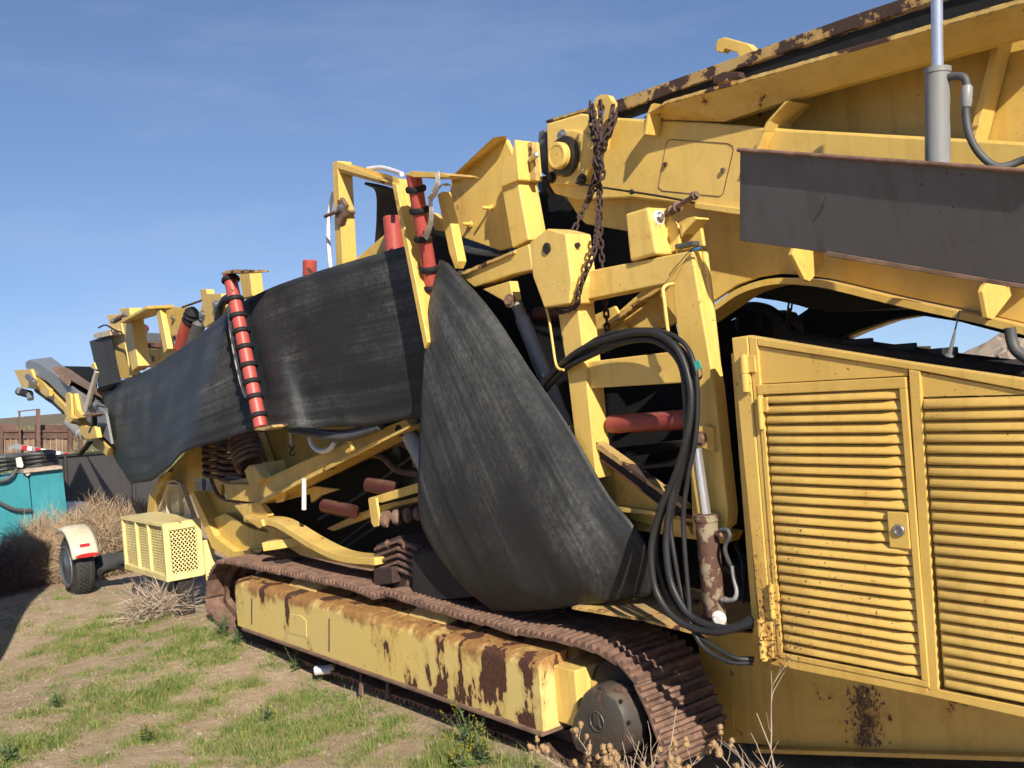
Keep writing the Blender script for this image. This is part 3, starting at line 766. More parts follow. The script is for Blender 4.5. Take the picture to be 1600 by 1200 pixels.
# lift cylinder on the boom
c0, c1 = A(1465, 262, 3.42), A(1465, 106, 3.42)
lathe('lift_cylinder', c0, c1 - c0, [(0, .042), ((c1 - c0).length - .02, .042), ((c1 - c0).length - .018, .045), ((c1 - c0).length, .045), ((c1 - c0).length + .001, .02)], 'cyl_grey', M, 22)
rod('cylinder_rod', c1, A(1463, -60, 3.42), .020, 'chrome', M, 20)
tube('cylinder_hose', [A(1478, 122, 3.42), A(1492, 119, 3.42), A(1507, 122, 3.42), A(1511, 140, 3.42), A(1509, 175, 3.42), A(1516, 215, 3.42), A(1535, 245, 3.44), A(1562, 261, 3.46), A(1600, 250, 3.5), A(1650, 235, 3.5)], .014, 'hose_grey', M, 8)
lathe('hose_fitting', A(1511, 132, 3.42), A(1510, 158, 3.42) - A(1511, 132, 3.42), [(0, .012), (.01, .019), (.06, .019), (.075, .016)], 'cyl_grey', M, 12)
tube('grey_hose', [A(1578, 512, 3.72), A(1582, 535, 3.72), A(1594, 553, 3.72), A(1650, 585, 3.75)], .022, 'hose_grey', M, 8)
# grey wing panel with brackets
gp = plate3('wing_panel', [(1156, 236, 3.27), (1400, 254, 3.27), (1640, 272, 3.27), (1640, 452, 3.37), (1570, 442, 3.37), (1290, 395, 3.37), (1155, 376, 3.37)], .015, 'grey_panel', M, .003)
gp['label'] = 'dark grey steel wing panel along the boom'
bm = bmesh.new(); tubeb(bm, [A(1153, 234, 3.26), A(1400, 252, 3.26), A(1640, 270, 3.26)], .009, 8); finish('wing_lip', bm, 'rust', gp, smooth=50)
plate3('wing_edge', [(1290, 392, 3.365), (1570, 440, 3.365), (1640, 450, 3.365), (1640, 456, 3.365), (1570, 447, 3.365), (1290, 400, 3.365)], .03, 'rust_light', gp, .002)
for e0 in (((1281, 374), (1238, 390), (1262, 440)), ((1574, 421), (1536, 448), (1548, 500))):
    (tu, tv), (nu, nv), (fu, fv) = e0; X_ = A(fu + 6, fv - 20, 3.62).x
    xplate('wing_bracket', [(tu, tv), (nu + 4, nv - 3), (nu, nv + 7), (fu - 4, fv - 3), (fu + 4, fv), (tu + 8, tv + 40), (tu + 5, tv + 8)], X_, .022, 'yellow', M)
    bolt('bolt', AX(tu + 4, tv + 8, X_ + .02), (.8, -.6, 0), .018, 'chain_rust', M)
plate('score_mark', [(1286, 299), (1288, 299), (1287, 325), (1285, 325)], 3.3145, .02, 'chain_rust', gp, 0)
# hoses and machinery behind, seen under the boom
tube('far_hose', [A(1122, 506, 4.6), A(1145, 490, 4.6), A(1170, 480, 4.6), A(1200, 484, 4.6), A(1222, 500, 4.6), A(1240, 520, 4.6)], .03, 'hose', M, 8)
plate('pulley_guard', [(1118, 512), (1150, 497), (1178, 486), (1196, 490), (1206, 505), (1212, 545), (1118, 560)], 4.8, .3, 'dark_steel', M)
lathe('pulley', A(1172, 506, 4.75), (0, -1, 0), [(0, .09), (.03, .09), (.04, .07), (.05, .03)], 'black_rubber', M, 18)
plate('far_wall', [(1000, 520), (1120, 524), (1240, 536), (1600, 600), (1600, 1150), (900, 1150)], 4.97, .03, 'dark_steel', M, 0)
bm = bmesh.new(); u0, u1 = A(880, 300, 3.86), A(1640, 340, 3.86)
prism(bm, [u0, u1, u1 + Vector((1.2, 0, .1)), u1 + Vector((1.2, 1.48, .1)), u1 + Vector((0, 1.48, 0)), u0 + Vector((0, 1.48, 0))], Vector((0, 0, .03)))
finish('conveyor_bed', bm, 'black_rubber', M)

# ---- portal frame beside the cabinet
YP = 3.42
pf = plate('side_frame', [(1050, 442), (1080, 392), (1116, 605), (1137, 800), (1135, 822), (1117, 838), (1082, 835), (1076, 650), (1062, 555)], YP, .075, 'yellow_clean', M, .006)
pf['label'] = 'yellow box section side frame with crossbars'
plate('crossbar', [(905, 426), (1079, 392), (1050, 441), (902, 471)], YP + .002, .12, 'yellow_clean', pf, .006)
plate('crossbar', [(912, 566), (1062, 548), (1070, 598), (918, 607)], YP + .004, .12, 'yellow_clean', pf, .006)
plate('frame_post', [(872, 492), (902, 473), (917, 600), (927, 700), (932, 748), (908, 748), (897, 675), (886, 580)], YP - .02, .115, 'yellow_clean', pf, .006)
kn = plate('knuckle', [(827, 379), (855, 357), (884, 365), (893, 440), (890, 475), (850, 481), (832, 432)], 3.30, .17, 'yellow_clean', pf, .008)
pn = A(855, 388, 3.30)
lathe('pivot_pin', (pn.x, 3.31, pn.z), (0, -1, 0), [(0, .028), (.016, .028), (.019, .025), (.019, .004), (.016, .003)], 'dark_steel', pf, 22)
kx = A(893, 420, 3.30)
lathe('lug_hole', A(903, 383, 3.36) + Vector((.004, 0, 0)), (1, 0, 0), [(-.02, .013), (.0, .013)], 'dark_steel', pf, 14)
tube('hose_hook', [A(1054, 443, 3.41), A(1043, 445, 3.39), A(1036, 452, 3.37), (A(1038, 470, 3.36)), A(1044, 520, 3.36), A(1050, 549, 3.37)], .009, 'yellow_clean', pf, 8)
tube('hose_hook', [A(853, 480, 3.36), A(858, 500, 3.35), A(864, 540, 3.34), A(868, 566, 3.33), A(873, 576, 3.32), A(881, 578, 3.32)], .007, 'yellow', pf, 8)
tube('conduit', [A(1101, 394, 3.50), A(1110, 470, 3.50), A(1120, 560, 3.50), A(1134, 700, 3.50), A(1146, 800, 3.50)], .016, 'yellow_clean', pf, 8)
tube('steel_wire', [A(1046, 431, 3.415), A(1050, 424, 3.40), A(1078, 392, 3.40), A(1090, 385, 3.41), A(1100, 388, 3.42), A(1106, 395, 3.42)], .002, 'dark_steel', pf, 5)
tube('blue_tape', [A(1079, 393, 3.41), A(1086, 390, 3.40), A(1095, 387, 3.41)], .005, 'blue_tape', pf, 6)
# stop block on the top crossbar
bx = plate('stop_block', [(976, 334), (1012, 323), (1026, 397), (984, 409)], 3.40, .15, 'yellow_clean', M, .012)
p = AX(1029, 340, A(1016, 350, 3.40).x)
lathe('stop_washer', (p.x - .004, p.y, p.z), (1, 0, 0), [(0, .036), (.010, .036), (.012, .032)], 'white_paint', bx, 20)
bolt('bolt', Vector((p.x + .006, p.y, p.z)), (1, 0, 0), .017, 'zinc', bx)
plate('stop_fin', [(1037, 348), (1050, 343), (1058, 352), (1062, 390), (1043, 396)], 3.50, .02, 'yellow_clean', bx)
plate('stop_back', [(1056, 350), (1072, 341), (1085, 338), (1093, 345), (1099, 384), (1066, 392)], 3.58, .02, 'yellow_clean', bx)
plate('stop_cheek', [(1062, 352), (1086, 339), (1088, 342), (1066, 366)], 3.50, .09, 'yellow_clean', bx, .002)
bm = bmesh.new(); boxb(bm, tuple(A(1070, 386, 3.47) - Vector((.06, 0, .0))), tuple(A(1082, 376, 3.47) + Vector((.0, .05, 0)))); finish('latch_block', bm, 'hose_grey', bx, .004)
b0, b1 = A(1043, 333, 3.52), A(1085, 306, 3.42)
lathe('adjuster_bolt', b0, b1 - b0, [(0, .018), (.03, .022), (.05, .022), (.055, .012), (.10, .012), (.102, .026), (.108, .026), (.11, .012), ((b1 - b0).length, .012)], 'rust', M, 14)
lathe('adjuster_nut', b1, b1 - b0, [(-.012, .020), (.014, .020), (.016, .013), (.028, .012)], 'rust_light', M, 6, smooth=20)
# arm and cylinder left of the knuckle
arm = plate('hinge_arm', [(715, 428), (768, 405), (826, 381), (832, 422), (802, 428), (741, 449)], 3.45, .10, 'yellow_clean', M, .006)
plate('arm_gusset', [(754, 452), (796, 439), (802, 468), (792, 473)], 3.42, .06, 'yellow_clean', arm)
plate('arm_cap', [(720, 425), (802, 391), (802, 396), (724, 430)], 3.43, .14, 'yellow_worn', arm, .003)
bolt('bolt', A(797, 470, 3.42), (.3, -1, 0), .025, 'rust', arm)
c0, c1 = A(806, 472, 3.55), A(884, 668, 3.55)
lathe('tilt_cylinder', c0, c1 - c0, [(0, .03), (.02, .034), (.1, .034), (.105, .042), ((c1 - c0).length, .042)], 'cyl_grey', M, 20)
rod('cylinder_rod', A(838, 490, 3.62), A(905, 490, 3.62), .038, 'red_dark', M, 14)
# red return roller behind the frame
r0, r1 = A(955, 663, 3.52), A(1078, 655, 3.52)
rl = lathe('return_roller', r0, r1 - r0, [(0, .040), (.004, .047), ((r1 - r0).length, .047)], 'red_mid', M, 22)
rod('roller_shaft', A(934, 664, 3.52), r0, .022, 'yellow_clean', rl, 12)
# diagonal seal strip and yellow wedge plate
plate('wedge_plate', [(880, 674), (1055, 806), (1075, 822), (1080, 836), (985, 812), (958, 796), (905, 716)], 3.52, .02, 'yellow', M)
plate('wedge_ledge', [(955, 793), (1040, 800), (1085, 812), (1088, 818), (1040, 807), (958, 799)], 3.47, .06, 'yellow_worn', M, .002)
plate('lower_box', [(972, 806), (1040, 816), (1136, 835), (1130, 850), (1050, 838), (990, 828)], 3.55, .12, 'yellow', M)
plate('seal_strip', [(877, 671), (884, 668), (1066, 797), (1056, 806)], 3.44, .03, 'black_rubber', M, .002)
plate('seal_angle', [(884, 667), (892, 663), (1069, 791), (1067, 797)], 3.42, .06, 'rail_rust', M, .002)
tube('seal_bead', [A(877, 672, 3.435), A(966, 738, 3.435), A(1055, 807, 3.435)], .004, 'red_dark', M, 6)
# lower leg bracket of the frame
plate('clevis_bracket', [(1086, 668), (1104, 664), (1113, 668), (1116, 708), (1108, 704), (1096, 700), (1084, 700)], 3.40, .03, 'yellow_clean', M, .004)
bolt('bolt', A(1096, 685, 3.40), (.2, -1, 0), .022, 'rust', M)
# leg cylinder
c0, c1 = A(1117, 962, 3.36), A(1103, 804, 3.36)
L = (c1 - c0).length
lc = lathe('leg_cylinder', c0, c1 - c0, [(0, .044), (.01, .049), (L - .03, .049), (L - .028, .053), (L, .053), (L + .002, .03)], 'cyl_rust', M, 24)
rod('rod', c1, A(1088, 700, 3.36), .023, 'chrome', lc, 20)
q = A(1116, 978, 3.36); bm = bmesh.new(); boxb(bm, (q.x - .05, 3.33, q.z - .035), (q.x + .05, 3.39, q.z + .05)); finish('foot_clevis', bm, 'cyl_rust', lc, .008)
bolt('foot_pin', A(1124, 966, 3.33), (.3, -1, 0), .022, 'white_paint', lc)
for v, du in ((833, 16), (934, 18)):
    a = A(1110 + (v - 833) * .07 + 8, v, 3.36); rod('port', a, a + Vector((.055, -.02, 0)), .013, 'rust', lc, 10)
tube('oil_pipe', [A(1126, 828, 3.34), A(1136, 828, 3.34), A(1140, 838, 3.34), A(1134, 850, 3.34), A(1133, 862, 3.34), A(1140, 880, 3.36), A(1148, 886, 3.38)], .010, 'hose_grey', lc, 8)
tube('oil_pipe', [A(1144, 884, 3.36), A(1147, 905, 3.36), A(1151, 922, 3.35), A(1148, 935, 3.34), A(1138, 938, 3.34), A(1128, 937, 3.34)], .010, 'cyl_grey', lc, 8)

# ---- hose bundle
hs = [([(845, 606, 3.40), (866, 580, 3.36), (905, 548, 3.33), (950, 530, 3.31), (1000, 520, 3.30), (1032, 524, 3.30), (1060, 548, 3.30), (1076, 590, 3.29), (1080, 630, 3.28), (1074, 680, 3.27), (1056, 740, 3.26), (1034, 790, 3.25), (1020, 840, 3.24), (1018, 880, 3.23), (1026, 925, 3.23), (1050, 962, 3.23), (1085, 982, 3.24), (1128, 987, 3.26), (1175, 972, 3.30)], .0155),
      ([(850, 612, 3.42), (880, 578, 3.37), (920, 556, 3.345), (970, 535, 3.325), (1015, 530, 3.32), (1046, 545, 3.32), (1066, 575, 3.31), (1072, 620, 3.30), (1074, 670, 3.29), (1066, 720, 3.28), (1050, 775, 3.27), (1042, 830, 3.26), (1042, 870, 3.25), (1050, 915, 3.25), (1072, 955, 3.25), (1100, 974, 3.26), (1140, 982, 3.28), (1175, 966, 3.32)], .0165),
      ([(855, 596, 3.40), (890, 560, 3.35), (940, 526, 3.325), (990, 516, 3.315), (1035, 518, 3.315), (1070, 538, 3.315), (1086, 575, 3.30), (1090, 630, 3.30), (1086, 690, 3.29), (1076, 740, 3.28), (1068, 800, 3.28), (1070, 860, 3.27), (1076, 930, 3.26), (1080, 975, 3.25), (1100, 1012, 3.25), (1140, 1034, 3.27), (1176, 1036, 3.32)], .011),
      ([(862, 590, 3.41), (900, 556, 3.36), (950, 540, 3.34), (1000, 528, 3.33), (1040, 530, 3.335), (1064, 560, 3.325), (1074, 600, 3.32), (1082, 650, 3.31), (1078, 705, 3.30), (1060, 760, 3.29), (1048, 815, 3.28), (1054, 870, 3.27), (1066, 930, 3.27), (1086, 985, 3.26), (1115, 1010, 3.26), (1150, 1028, 3.28), (1178, 1030, 3.33)], .011)]
hs.append(([(858, 600, 3.43), (900, 562, 3.37), (950, 534, 3.35), (1005, 524, 3.345), (1050, 534, 3.34), (1078, 566, 3.33), (1084, 620, 3.32), (1080, 680, 3.31), (1064, 745, 3.30), (1036, 800, 3.30), (1026, 850, 3.29), (1034, 905, 3.28), (1058, 950, 3.28), (1100, 978, 3.29), (1140, 984, 3.30), (1176, 978, 3.33)], .011))
for pts, r in hs: tube('hydraulic_hose', [A(*p) for p in pts], r, 'hose', M, 10, 6)
plate('cable_tag', [(1084, 566), (1091, 562), (1096, 575), (1088, 579)], 3.27, .004, 'green_tag', M, 0)
tube('hose_clip', [A(1086, 588, 3.40), A(1092, 592, 3.36), A(1097, 586, 3.34), A(1096, 576, 3.36)], .005, 'rust', M, 6)
tube('back_hose', [A(1120, 880, 3.6), A(1150, 900, 3.55), A(1160, 940, 3.5), A(1162, 880, 3.6), A(1150, 850, 3.65)], .014, 'hose', M, 8)

# ---- hanging belts
def uv1(s, t, p, e): return (s * 4.0, t)
b1 = sheet('side_belt', [
    [(152, 607, 4.00), (225, 580, 3.78), (300, 530, 3.50), (350, 489, 3.32), (360, 481, 3.33), (385, 470, 3.31), (440, 445, 3.36), (540, 412, 3.43), (668, 376, 3.52)],
    [(158, 650, 3.93), (228, 630, 3.70), (290, 594, 3.44), (332, 565, 3.25), (372, 540, 3.33), (405, 528, 3.26), (455, 509, 3.34), (547, 482, 3.42), (676, 452, 3.52)],
    [(176, 708, 3.86), (233, 696, 3.62), (275, 668, 3.40), (312, 642, 3.18), (390, 608, 3.32), (432, 600, 3.23), (470, 590, 3.33), (553, 575, 3.40), (682, 553, 3.50)],
    [(203, 757, 3.84), (238, 750, 3.58), (262, 732, 3.38), (296, 705, 3.16), (405, 672, 3.30), (452, 670, 3.21), (490, 668, 3.32), (565, 666, 3.40), (686, 645, 3.48)]],
    'belt', M, 54, 30, .012, uv1, lambda s, t, p: Vector((0, .012 * math.sin(s * 17 + t * 3) * t + .02 * math.sin(s * 6 - t * 4), .006 * math.sin(s * 40) * t)))
b1['label'] = 'black rubber belt stretched along the side'
def uv2(s, t, p, e): return (t * 3.0, (p - e).length * .9)
b2 = sheet('slack_belt', [
    [(688, 406, 3.38), (691, 407, 3.36), (694, 409, 3.35), (698, 411, 3.36), (702, 414, 3.39)],
    [(671, 478, 3.35), (692, 478, 3.32), (716, 478, 3.31), (742, 480, 3.32), (768, 486, 3.38)],
    [(662, 570, 3.33), (696, 569, 3.30), (738, 567, 3.29), (785, 569, 3.31), (828, 576, 3.38)],
    [(657, 680, 3.31), (706, 681, 3.28), (767, 677, 3.27), (830, 671, 3.30), (888, 665, 3.38)],
    [(656, 796, 3.30), (718, 800, 3.27), (794, 793, 3.26), (874, 780, 3.29), (948, 770, 3.38)],
    [(676, 852, 3.31), (742, 866, 3.28), (822, 866, 3.27), (908, 850, 3.30), (988, 820, 3.40)],
    [(722, 914, 3.34), (784, 922, 3.32), (856, 918, 3.31), (938, 900, 3.34), (1014, 868, 3.44)],
    [(771, 955, 3.42), (830, 953, 3.41), (894, 947, 3.40), (956, 939, 3.42), (1019, 930, 3.52)]],
    'belt_hang', M, 44, 48, .012, uv2, lambda s, t, p: Vector((0, .006 * math.sin(s * 9 + t * 7) * t + .004 * math.sin(s * 23 - t * 5) * t + .012 * math.exp(-((s - .35 - t * .25) * 9) ** 2) * t, 0)))
b2['label'] = 'slack loop of black rubber belt hanging to the track'
# inner back of the loop
sheet('belt_return', [[(702, 414, 3.40), (760, 440, 3.55), (800, 470, 3.62)], [(760, 600, 3.60), (820, 620, 3.66), (870, 650, 3.66)], [(800, 780, 3.62), (880, 800, 3.68), (950, 800, 3.66)], [(790, 950, 3.55), (890, 948, 3.62), (1016, 934, 3.60)]], 'black_rubber', M, 16, 24, .012)
# belt passing over the top behind the red roller
sheet('folded_belt', [[(700, 388, 3.62), (760, 400, 3.62), (842, 398, 3.62)], [(715, 360, 3.85), (770, 372, 3.85), (845, 392, 3.85)], [(600, 300, 4.1), (700, 350, 4.1), (830, 370, 4.1)]], 'belt', M, 16, 16, .012)

plate('belt_behind', [(652, 318), (690, 345), (715, 362), (790, 392), (832, 384), (832, 425), (720, 436), (690, 425), (655, 400)], 4.15, .03, 'black_rubber', M)
# ---- red impact rollers with rings and their channel posts
def roller(u0, v0, u1, v1, Y, r, rings, Y1=None):
    a, b = A(u0, v0, Y), A(u1, v1, Y1 or Y); d = b - a; L = d.length
    o = lathe('impact_roller', a, d, [(0, r * .9), (.004, r), (L - .004, r), (L, r * .9)], 'red', M, 20)
    for s in rings:
        bm = bmesh.new(); c = a + d * s
        latheb(bm, c - d.normalized() * .02, d, [(0, r * 1.0), (.002, r * 1.28), (.010, r * 1.38), (.026, r * 1.38), (.034, r * 1.28), (.036, r * 1.0)], 20)
        finish('rubber_ring', bm, 'black_rubber', o, smooth=40)
    return o
ro = roller(358, 426, 408, 668, 3.17, .050, (.05, .185, .295, .395, .50, .615, .72, .815, .93), 3.13)
plate('channel_post', [(350, 428), (355, 427), (404, 670), (399, 672)], 3.19, .06, 'rail_rust', M, .002)
plate('end_plate', [(344, 428), (350, 424), (362, 421), (392, 422), (392, 425), (372, 427)], 3.12, .14, 'rail_rust', M, .002)
plate('foot_plate', [(395, 672), (402, 668), (424, 664), (426, 668), (412, 673)], 3.08, .12, 'rail_rust', M, .002)
plate('end_post', [(373, 426), (390, 425), (394, 462), (380, 468)], 3.36, .10, 'yellow', M)
tube('white_strap', [A(357, 478, 3.24), A(362, 520, 3.22), (A(371, 570, 3.21)), A(381, 610, 3.20), A(388, 625, 3.20)], .016, 'strap', M, 6)
ro2 = roller(646, 272, 684, 500, 3.24, .044, (.10, .24, .43, .64, .77), 3.46)
plate('channel_post', [(612, 284), (622, 279), (632, 300), (663, 480), (667, 540), (664, 530)], 3.34, .09, 'yellow', M, .003)
plate('channel_web', [(612, 285), (619, 288), (668, 535), (663, 545)], 3.30, .09, 'yellow', M, .003)
plate('channel_post', [(683, 304), (691, 299), (704, 350), (716, 408), (711, 420), (702, 396)], 3.40, .06, 'yellow', M, .003)
plate('head_plate', [(632, 272), (645, 267), (690, 270), (703, 274), (700, 277), (646, 277)], 3.20, .20, 'yellow', M, .002)
plate('back_brace', [(676, 332), (684, 340), (698, 362), (680, 360), (672, 345)], 3.5, .04, 'yellow', M)
for pts in ([(683, 270, 3.16), (684, 285, 3.15), (678, 303, 3.17), (672, 312, 3.2), (674, 330, 3.2), (672, 352, 3.22), (664, 372, 3.25)], [(682, 297, 3.30), (690, 290, 3.32), (702, 288, 3.34)]):
    bm = bmesh.new(); P = smooth_path([A(*p) for p in pts], 5)
    for a, b in zip(P, P[1:]): bar(bm, a, b, .004, .035, (1, 0, 0))
    finish('webbing_strap', bm, 'strap', M)
# square hoop frame left of the roller
hf = plate('hoop_frame', [(519, 254), (527, 251), (536, 420), (525, 420)], 3.62, .12, 'yellow', M, .006)
bm = bmesh.new(); a, b = A(530, 258, 3.68), A(618, 288, 3.68)
prism(bm, [A(524, 252, 3.62), A(530, 251, 3.74) - Vector((0, .0, 0)), A(640, 282, 3.66), A(640, 296, 3.66), A(541, 269, 3.74), A(527, 263, 3.62)], Vector((-.06, .02, 0)))
finish('hoop_bar', bm, 'yellow', hf, .006)
bm = bmesh.new(); prism(bm, [A(u, v, 3.60) for u, v in ((523, 333), (532, 308), (540, 320), (536, 338), (530, 352), (524, 350))], Vector((0, .03, 0))); finish('clamp_plate', bm, 'rust_light', hf, .004)
tube('clamp_bolt', [A(508, 338, 3.60), A(530, 330, 3.60), A(554, 332, 3.72)], .014, 'rust', hf, 8)
bolt('bolt', A(533, 325, 3.60), (0, -1, 0), .022, 'zinc', hf)
tube('white_hose', [A(521, 300, 3.76), A(515, 330, 3.74), A(513, 370, 3.70), A(517, 420, 3.66), A(522, 440, 3.66)], .016, 'white_hose', M, 8)
tube('white_hose', [A(575, 264, 3.72), A(595, 262, 3.70), A(615, 267, 3.62), A(628, 272, 3.5)], .016, 'white_hose', M, 8)
sheet('draped_belt', [[(570, 286, 3.72), (600, 292, 3.72), (640, 305, 3.72)], [(588, 298, 3.8), (612, 310, 3.8), (648, 325, 3.8)], [(590, 340, 3.8), (615, 345, 3.8), (655, 352, 3.8)], [(586, 396, 3.8), (620, 400, 3.8), (668, 400, 3.8)]], 'black_rubber', M, 12, 18, .02)
plate('hopper_edge', [(552, 408), (625, 345), (634, 352), (640, 384), (600, 402)], 3.72, .03, 'yellow', M)
lathe('red_post', A(617, 398, 3.66), A(613, 352, 3.66) - A(617, 398, 3.66), [(0, .06), (.25, .06), (.26, .05)], 'red', M, 16)
lathe('red_post', A(484, 440, 3.75), A(484, 416, 3.75) - A(484, 440, 3.75), [(0, .055), (.16, .055), (.17, .045)], 'red', M, 16)

# ---- hopper side plate
hp = plate('hopper_side', [(702, 302), (706, 282), (766, 224), (781, 215), (790, 218), (800, 240), (812, 300), (806, 384), (782, 392), (720, 370)], 3.66, .03, 'yellow_clean', M, .004)
plate3('hopper_lip', [(704, 277, 3.56), (770, 215, 3.56), (788, 212, 3.60), (790, 218, 3.66), (781, 219, 3.66), (706, 288, 3.66)], .012, 'yellow', hp, .003)
sp = plate('hopper_post', [(783, 291), (809, 282), (826, 375), (800, 388)], 3.54, .14, 'yellow_clean', hp, .008)
plate('post_sleeve', [(782, 262), (790, 248), (800, 242), (803, 218), (806, 219), (811, 281), (782, 293)], 3.52, .17, 'yellow_clean', hp, .006)
plate('post_tang', [(806, 222), (814, 219), (820, 236), (822, 248), (808, 262)], 3.60, .06, 'yellow_clean', hp, .004)
plate('post_tang', [(823, 224), (831, 221), (838, 282), (826, 282)], 3.60, .03, 'rail_rust', hp, .003)
rod('lock_pin', A(829, 250, 3.60), A(829, 250, 3.60) + Vector((.09, -.03, .01)), .016, 'zinc', hp, 12)
for u, v in ((767, 325), (736, 350)):
    q = A(u, v, 3.655); bm = bmesh.new(); latheb(bm, q, (0, -1, 0), [(0, .02), (.012, .02), (.013, .011), (.065, .010)], 10); finish('stud', bm, 'yellow', hp)
plate('belt_scraper', [(842, 206), (850, 202), (855, 250), (853, 275), (846, 270), (840, 230)], 3.76, .16, 'grey_panel', M)
sheet('tail_flap', [[(842, 276, 3.78), (852, 275, 3.72)], [(846, 296, 3.78), (858, 292, 3.72)], [(856, 306, 3.78), (866, 304, 3.72)]], 'belt', M, 4, 10, .03)

# ---- chains
bm = bmesh.new()
R, ST, wr = .0115, .012, .0058
cp = []
for k in range(16):
    t = 2 * math.pi * k / 16
    cp.append(Vector((R * math.cos(t), 0, R * math.sin(t) + (ST if math.sin(t) >= 0 else -ST))))
tubeb(bm, cp + cp[:1], wr, 6, cap=False)
bmesh.ops.remove_doubles(bm, verts=bm.verts, dist=.0003)
lm = bpy.data.meshes.new('link'); bmesh.ops.recalc_face_normals(bm, faces=bm.faces); bm.to_mesh(lm); bm.free(); lm.materials.append(MATS['chain_rust']); lm.shade_smooth()
def chain(name, strands, label, pitch=.0355):
    p0 = A(*strands[0][0]); r = root(name, p0, label, 'chain', 'chains hanging on the boom lug')
    for st in strands:
        P = smooth_path([A(*p) for p in st], 8); cm = [0.0]
        for a, b in zip(P, P[1:]): cm.append(cm[-1] + (b - a).length)
        n = int(cm[-1] / pitch); tw = random.uniform(0, .8)
        for i in range(n):
            s = (i + .5) * pitch; j = min(len(P) - 2, max(0, int(np.searchsorted(cm, s)) - 1))
            c = P[j].lerp(P[j + 1], (s - cm[j]) / max(1e-6, cm[j + 1] - cm[j])); d, sd, u = frame_of(P[j + 1] - P[j], (0, -1, 0))
            m = Matrix((sd, -u, d)).transposed()
            q = m.to_quaternion() @ Matrix.Rotation((math.pi / 2 if i % 2 else 0) + tw + random.uniform(-.3, .3), 3, 'Z').to_quaternion()
            o = bpy.data.objects.new('link', lm); COL.objects.link(o); attach(o, r, c); o.rotation_mode = 'QUATERNION'; o.rotation_quaternion = q
    return r
chain('hoist_chain', [[(938, 158, 3.60), (938, 200, 3.58), (934, 250, 3.57), (936, 300, 3.57), (934, 345, 3.50), (930, 385, 3.30), (918, 420, 3.27), (905, 455, 3.27), (900, 478, 3.30), (880, 486, 3.34), (858, 484, 3.36)],
                      [(922, 160, 3.60), (925, 200, 3.57), (932, 240, 3.57), (930, 275, 3.56), (920, 310, 3.56), (908, 335, 3.5), (896, 362, 3.45)]], 'rusty chain from the lug draped over the yellow knuckle block')
chain('sling_chain', [[(964, 170, 3.60), (955, 200, 3.58), (942, 235, 3.56), (934, 262, 3.55), (938, 300, 3.56), (937, 345, 3.6), (940, 400, 3.62), (944, 450, 3.62), (948, 500, 3.62), (951, 550, 3.62)]], 'rusty chain hanging straight down inside the yellow side frame')
chain('loose_chain', [[(958, 165, 3.595), (950, 205, 3.56), (936, 232, 3.54), (940, 262, 3.54), (928, 285, 3.54), (922, 300, 3.55)],
                      [(926, 165, 3.59), (930, 195, 3.55), (938, 225, 3.53), (930, 255, 3.53), (934, 285, 3.54), (925, 300, 3.54), (917, 318, 3.55)],
                      [(962, 180, 3.57), (948, 215, 3.53), (932, 245, 3.53), (942, 270, 3.53), (930, 292, 3.53)]], 'tangled bunch of rusty chain knotted below the round lug')
chain('drop_chain', [[(1235, 474, 4.5), (1233, 490, 4.5), (1232, 515, 4.5)]], 'short dark chain hanging under the arch of the boom')

# ---- rear hopper, spring unit and arms under the belt
YH = 3.75
rh = plate('rear_hopper', [(230, 806), (236, 762), (262, 736), (300, 696), (330, 652), (350, 690), (345, 776), (400, 795), (470, 846), (430, 862), (362, 868), (333, 848), (300, 770)], YH, .04, 'yellow', M)
rh['label'] = 'yellow rear hopper plate with caution sticker'
plate('hopper_flange', [(296, 770), (302, 768), (335, 838), (366, 862), (410, 858), (400, 872), (362, 874), (331, 856)], 3.62, .14, 'yellow', rh)
plate('hopper_fold', [(320, 815), (352, 802), (392, 826), (440, 838), (420, 856), (366, 862), (334, 838)], 3.68, .03, 'yellow', rh)
plate('hopper_rear', [(229, 806), (233, 770), (252, 742), (262, 738), (258, 748), (244, 775), (240, 808)], 3.70, .05, 'yellow', rh)
tube('hopper_pipe', [A(317, 690, 3.66), A(322, 722, 3.66), A(334, 760, 3.66), A(346, 778, 3.66), A(370, 784, 3.60), A(392, 793, 3.55)], .018, 'rust', rh, 8)
# sticker
plate('sticker', [(304, 747), (333, 747), (334, 767), (305, 767)], YH - .004, .004, 'label_white', rh, 0)
plate('sticker_mark', [(316, 748), (321, 749), (322, 757), (320, 766), (316, 765), (315, 756)], YH - .007, .003, 'label_blue', rh, 0)
for k in range(4):
    for u0, u1 in ((305, 313), (324, 332)): plate('sticker_text', [(u0, 753.5 + k * 3.4), (u1, 753.5 + k * 3.4), (u1, 754.8 + k * 3.4), (u0, 754.8 + k * 3.4)], YH - .006, .002, 'label_grey', rh, 0)
# coil springs
def spring(u0, v0, u1, v1, Y, R, turns, wr=.022):
    a, b = A(u0, v0, Y), A(u1, v1, Y); d, s, u = frame_of(b - a); n = turns * 16
    pts = [a + (b - a) * (i / n) + (s * math.cos(i / 16 * 2 * math.pi) + u * math.sin(i / 16 * 2 * math.pi)) * R for i in range(n + 1)]
    bm = bmesh.new(); tubeb(bm, pts, wr, 7); return finish('coil_spring', bm, 'rust', M, smooth=60)
spring(338, 680, 340, 742, 3.66, .12, 6); spring(362, 690, 364, 748, 3.70, .12, 6); spring(378, 684, 394, 728, 3.60, .12, 6)
plate('spring_seat', [(322, 742), (352, 752), (400, 745), (410, 722), (418, 752), (395, 760), (350, 758)], 3.62, .2, 'yellow', M)
plate('spring_clevis', [(381, 735), (388, 727), (396, 726), (410, 748), (400, 758), (388, 757)], 3.50, .1, 'yellow', M, .01)
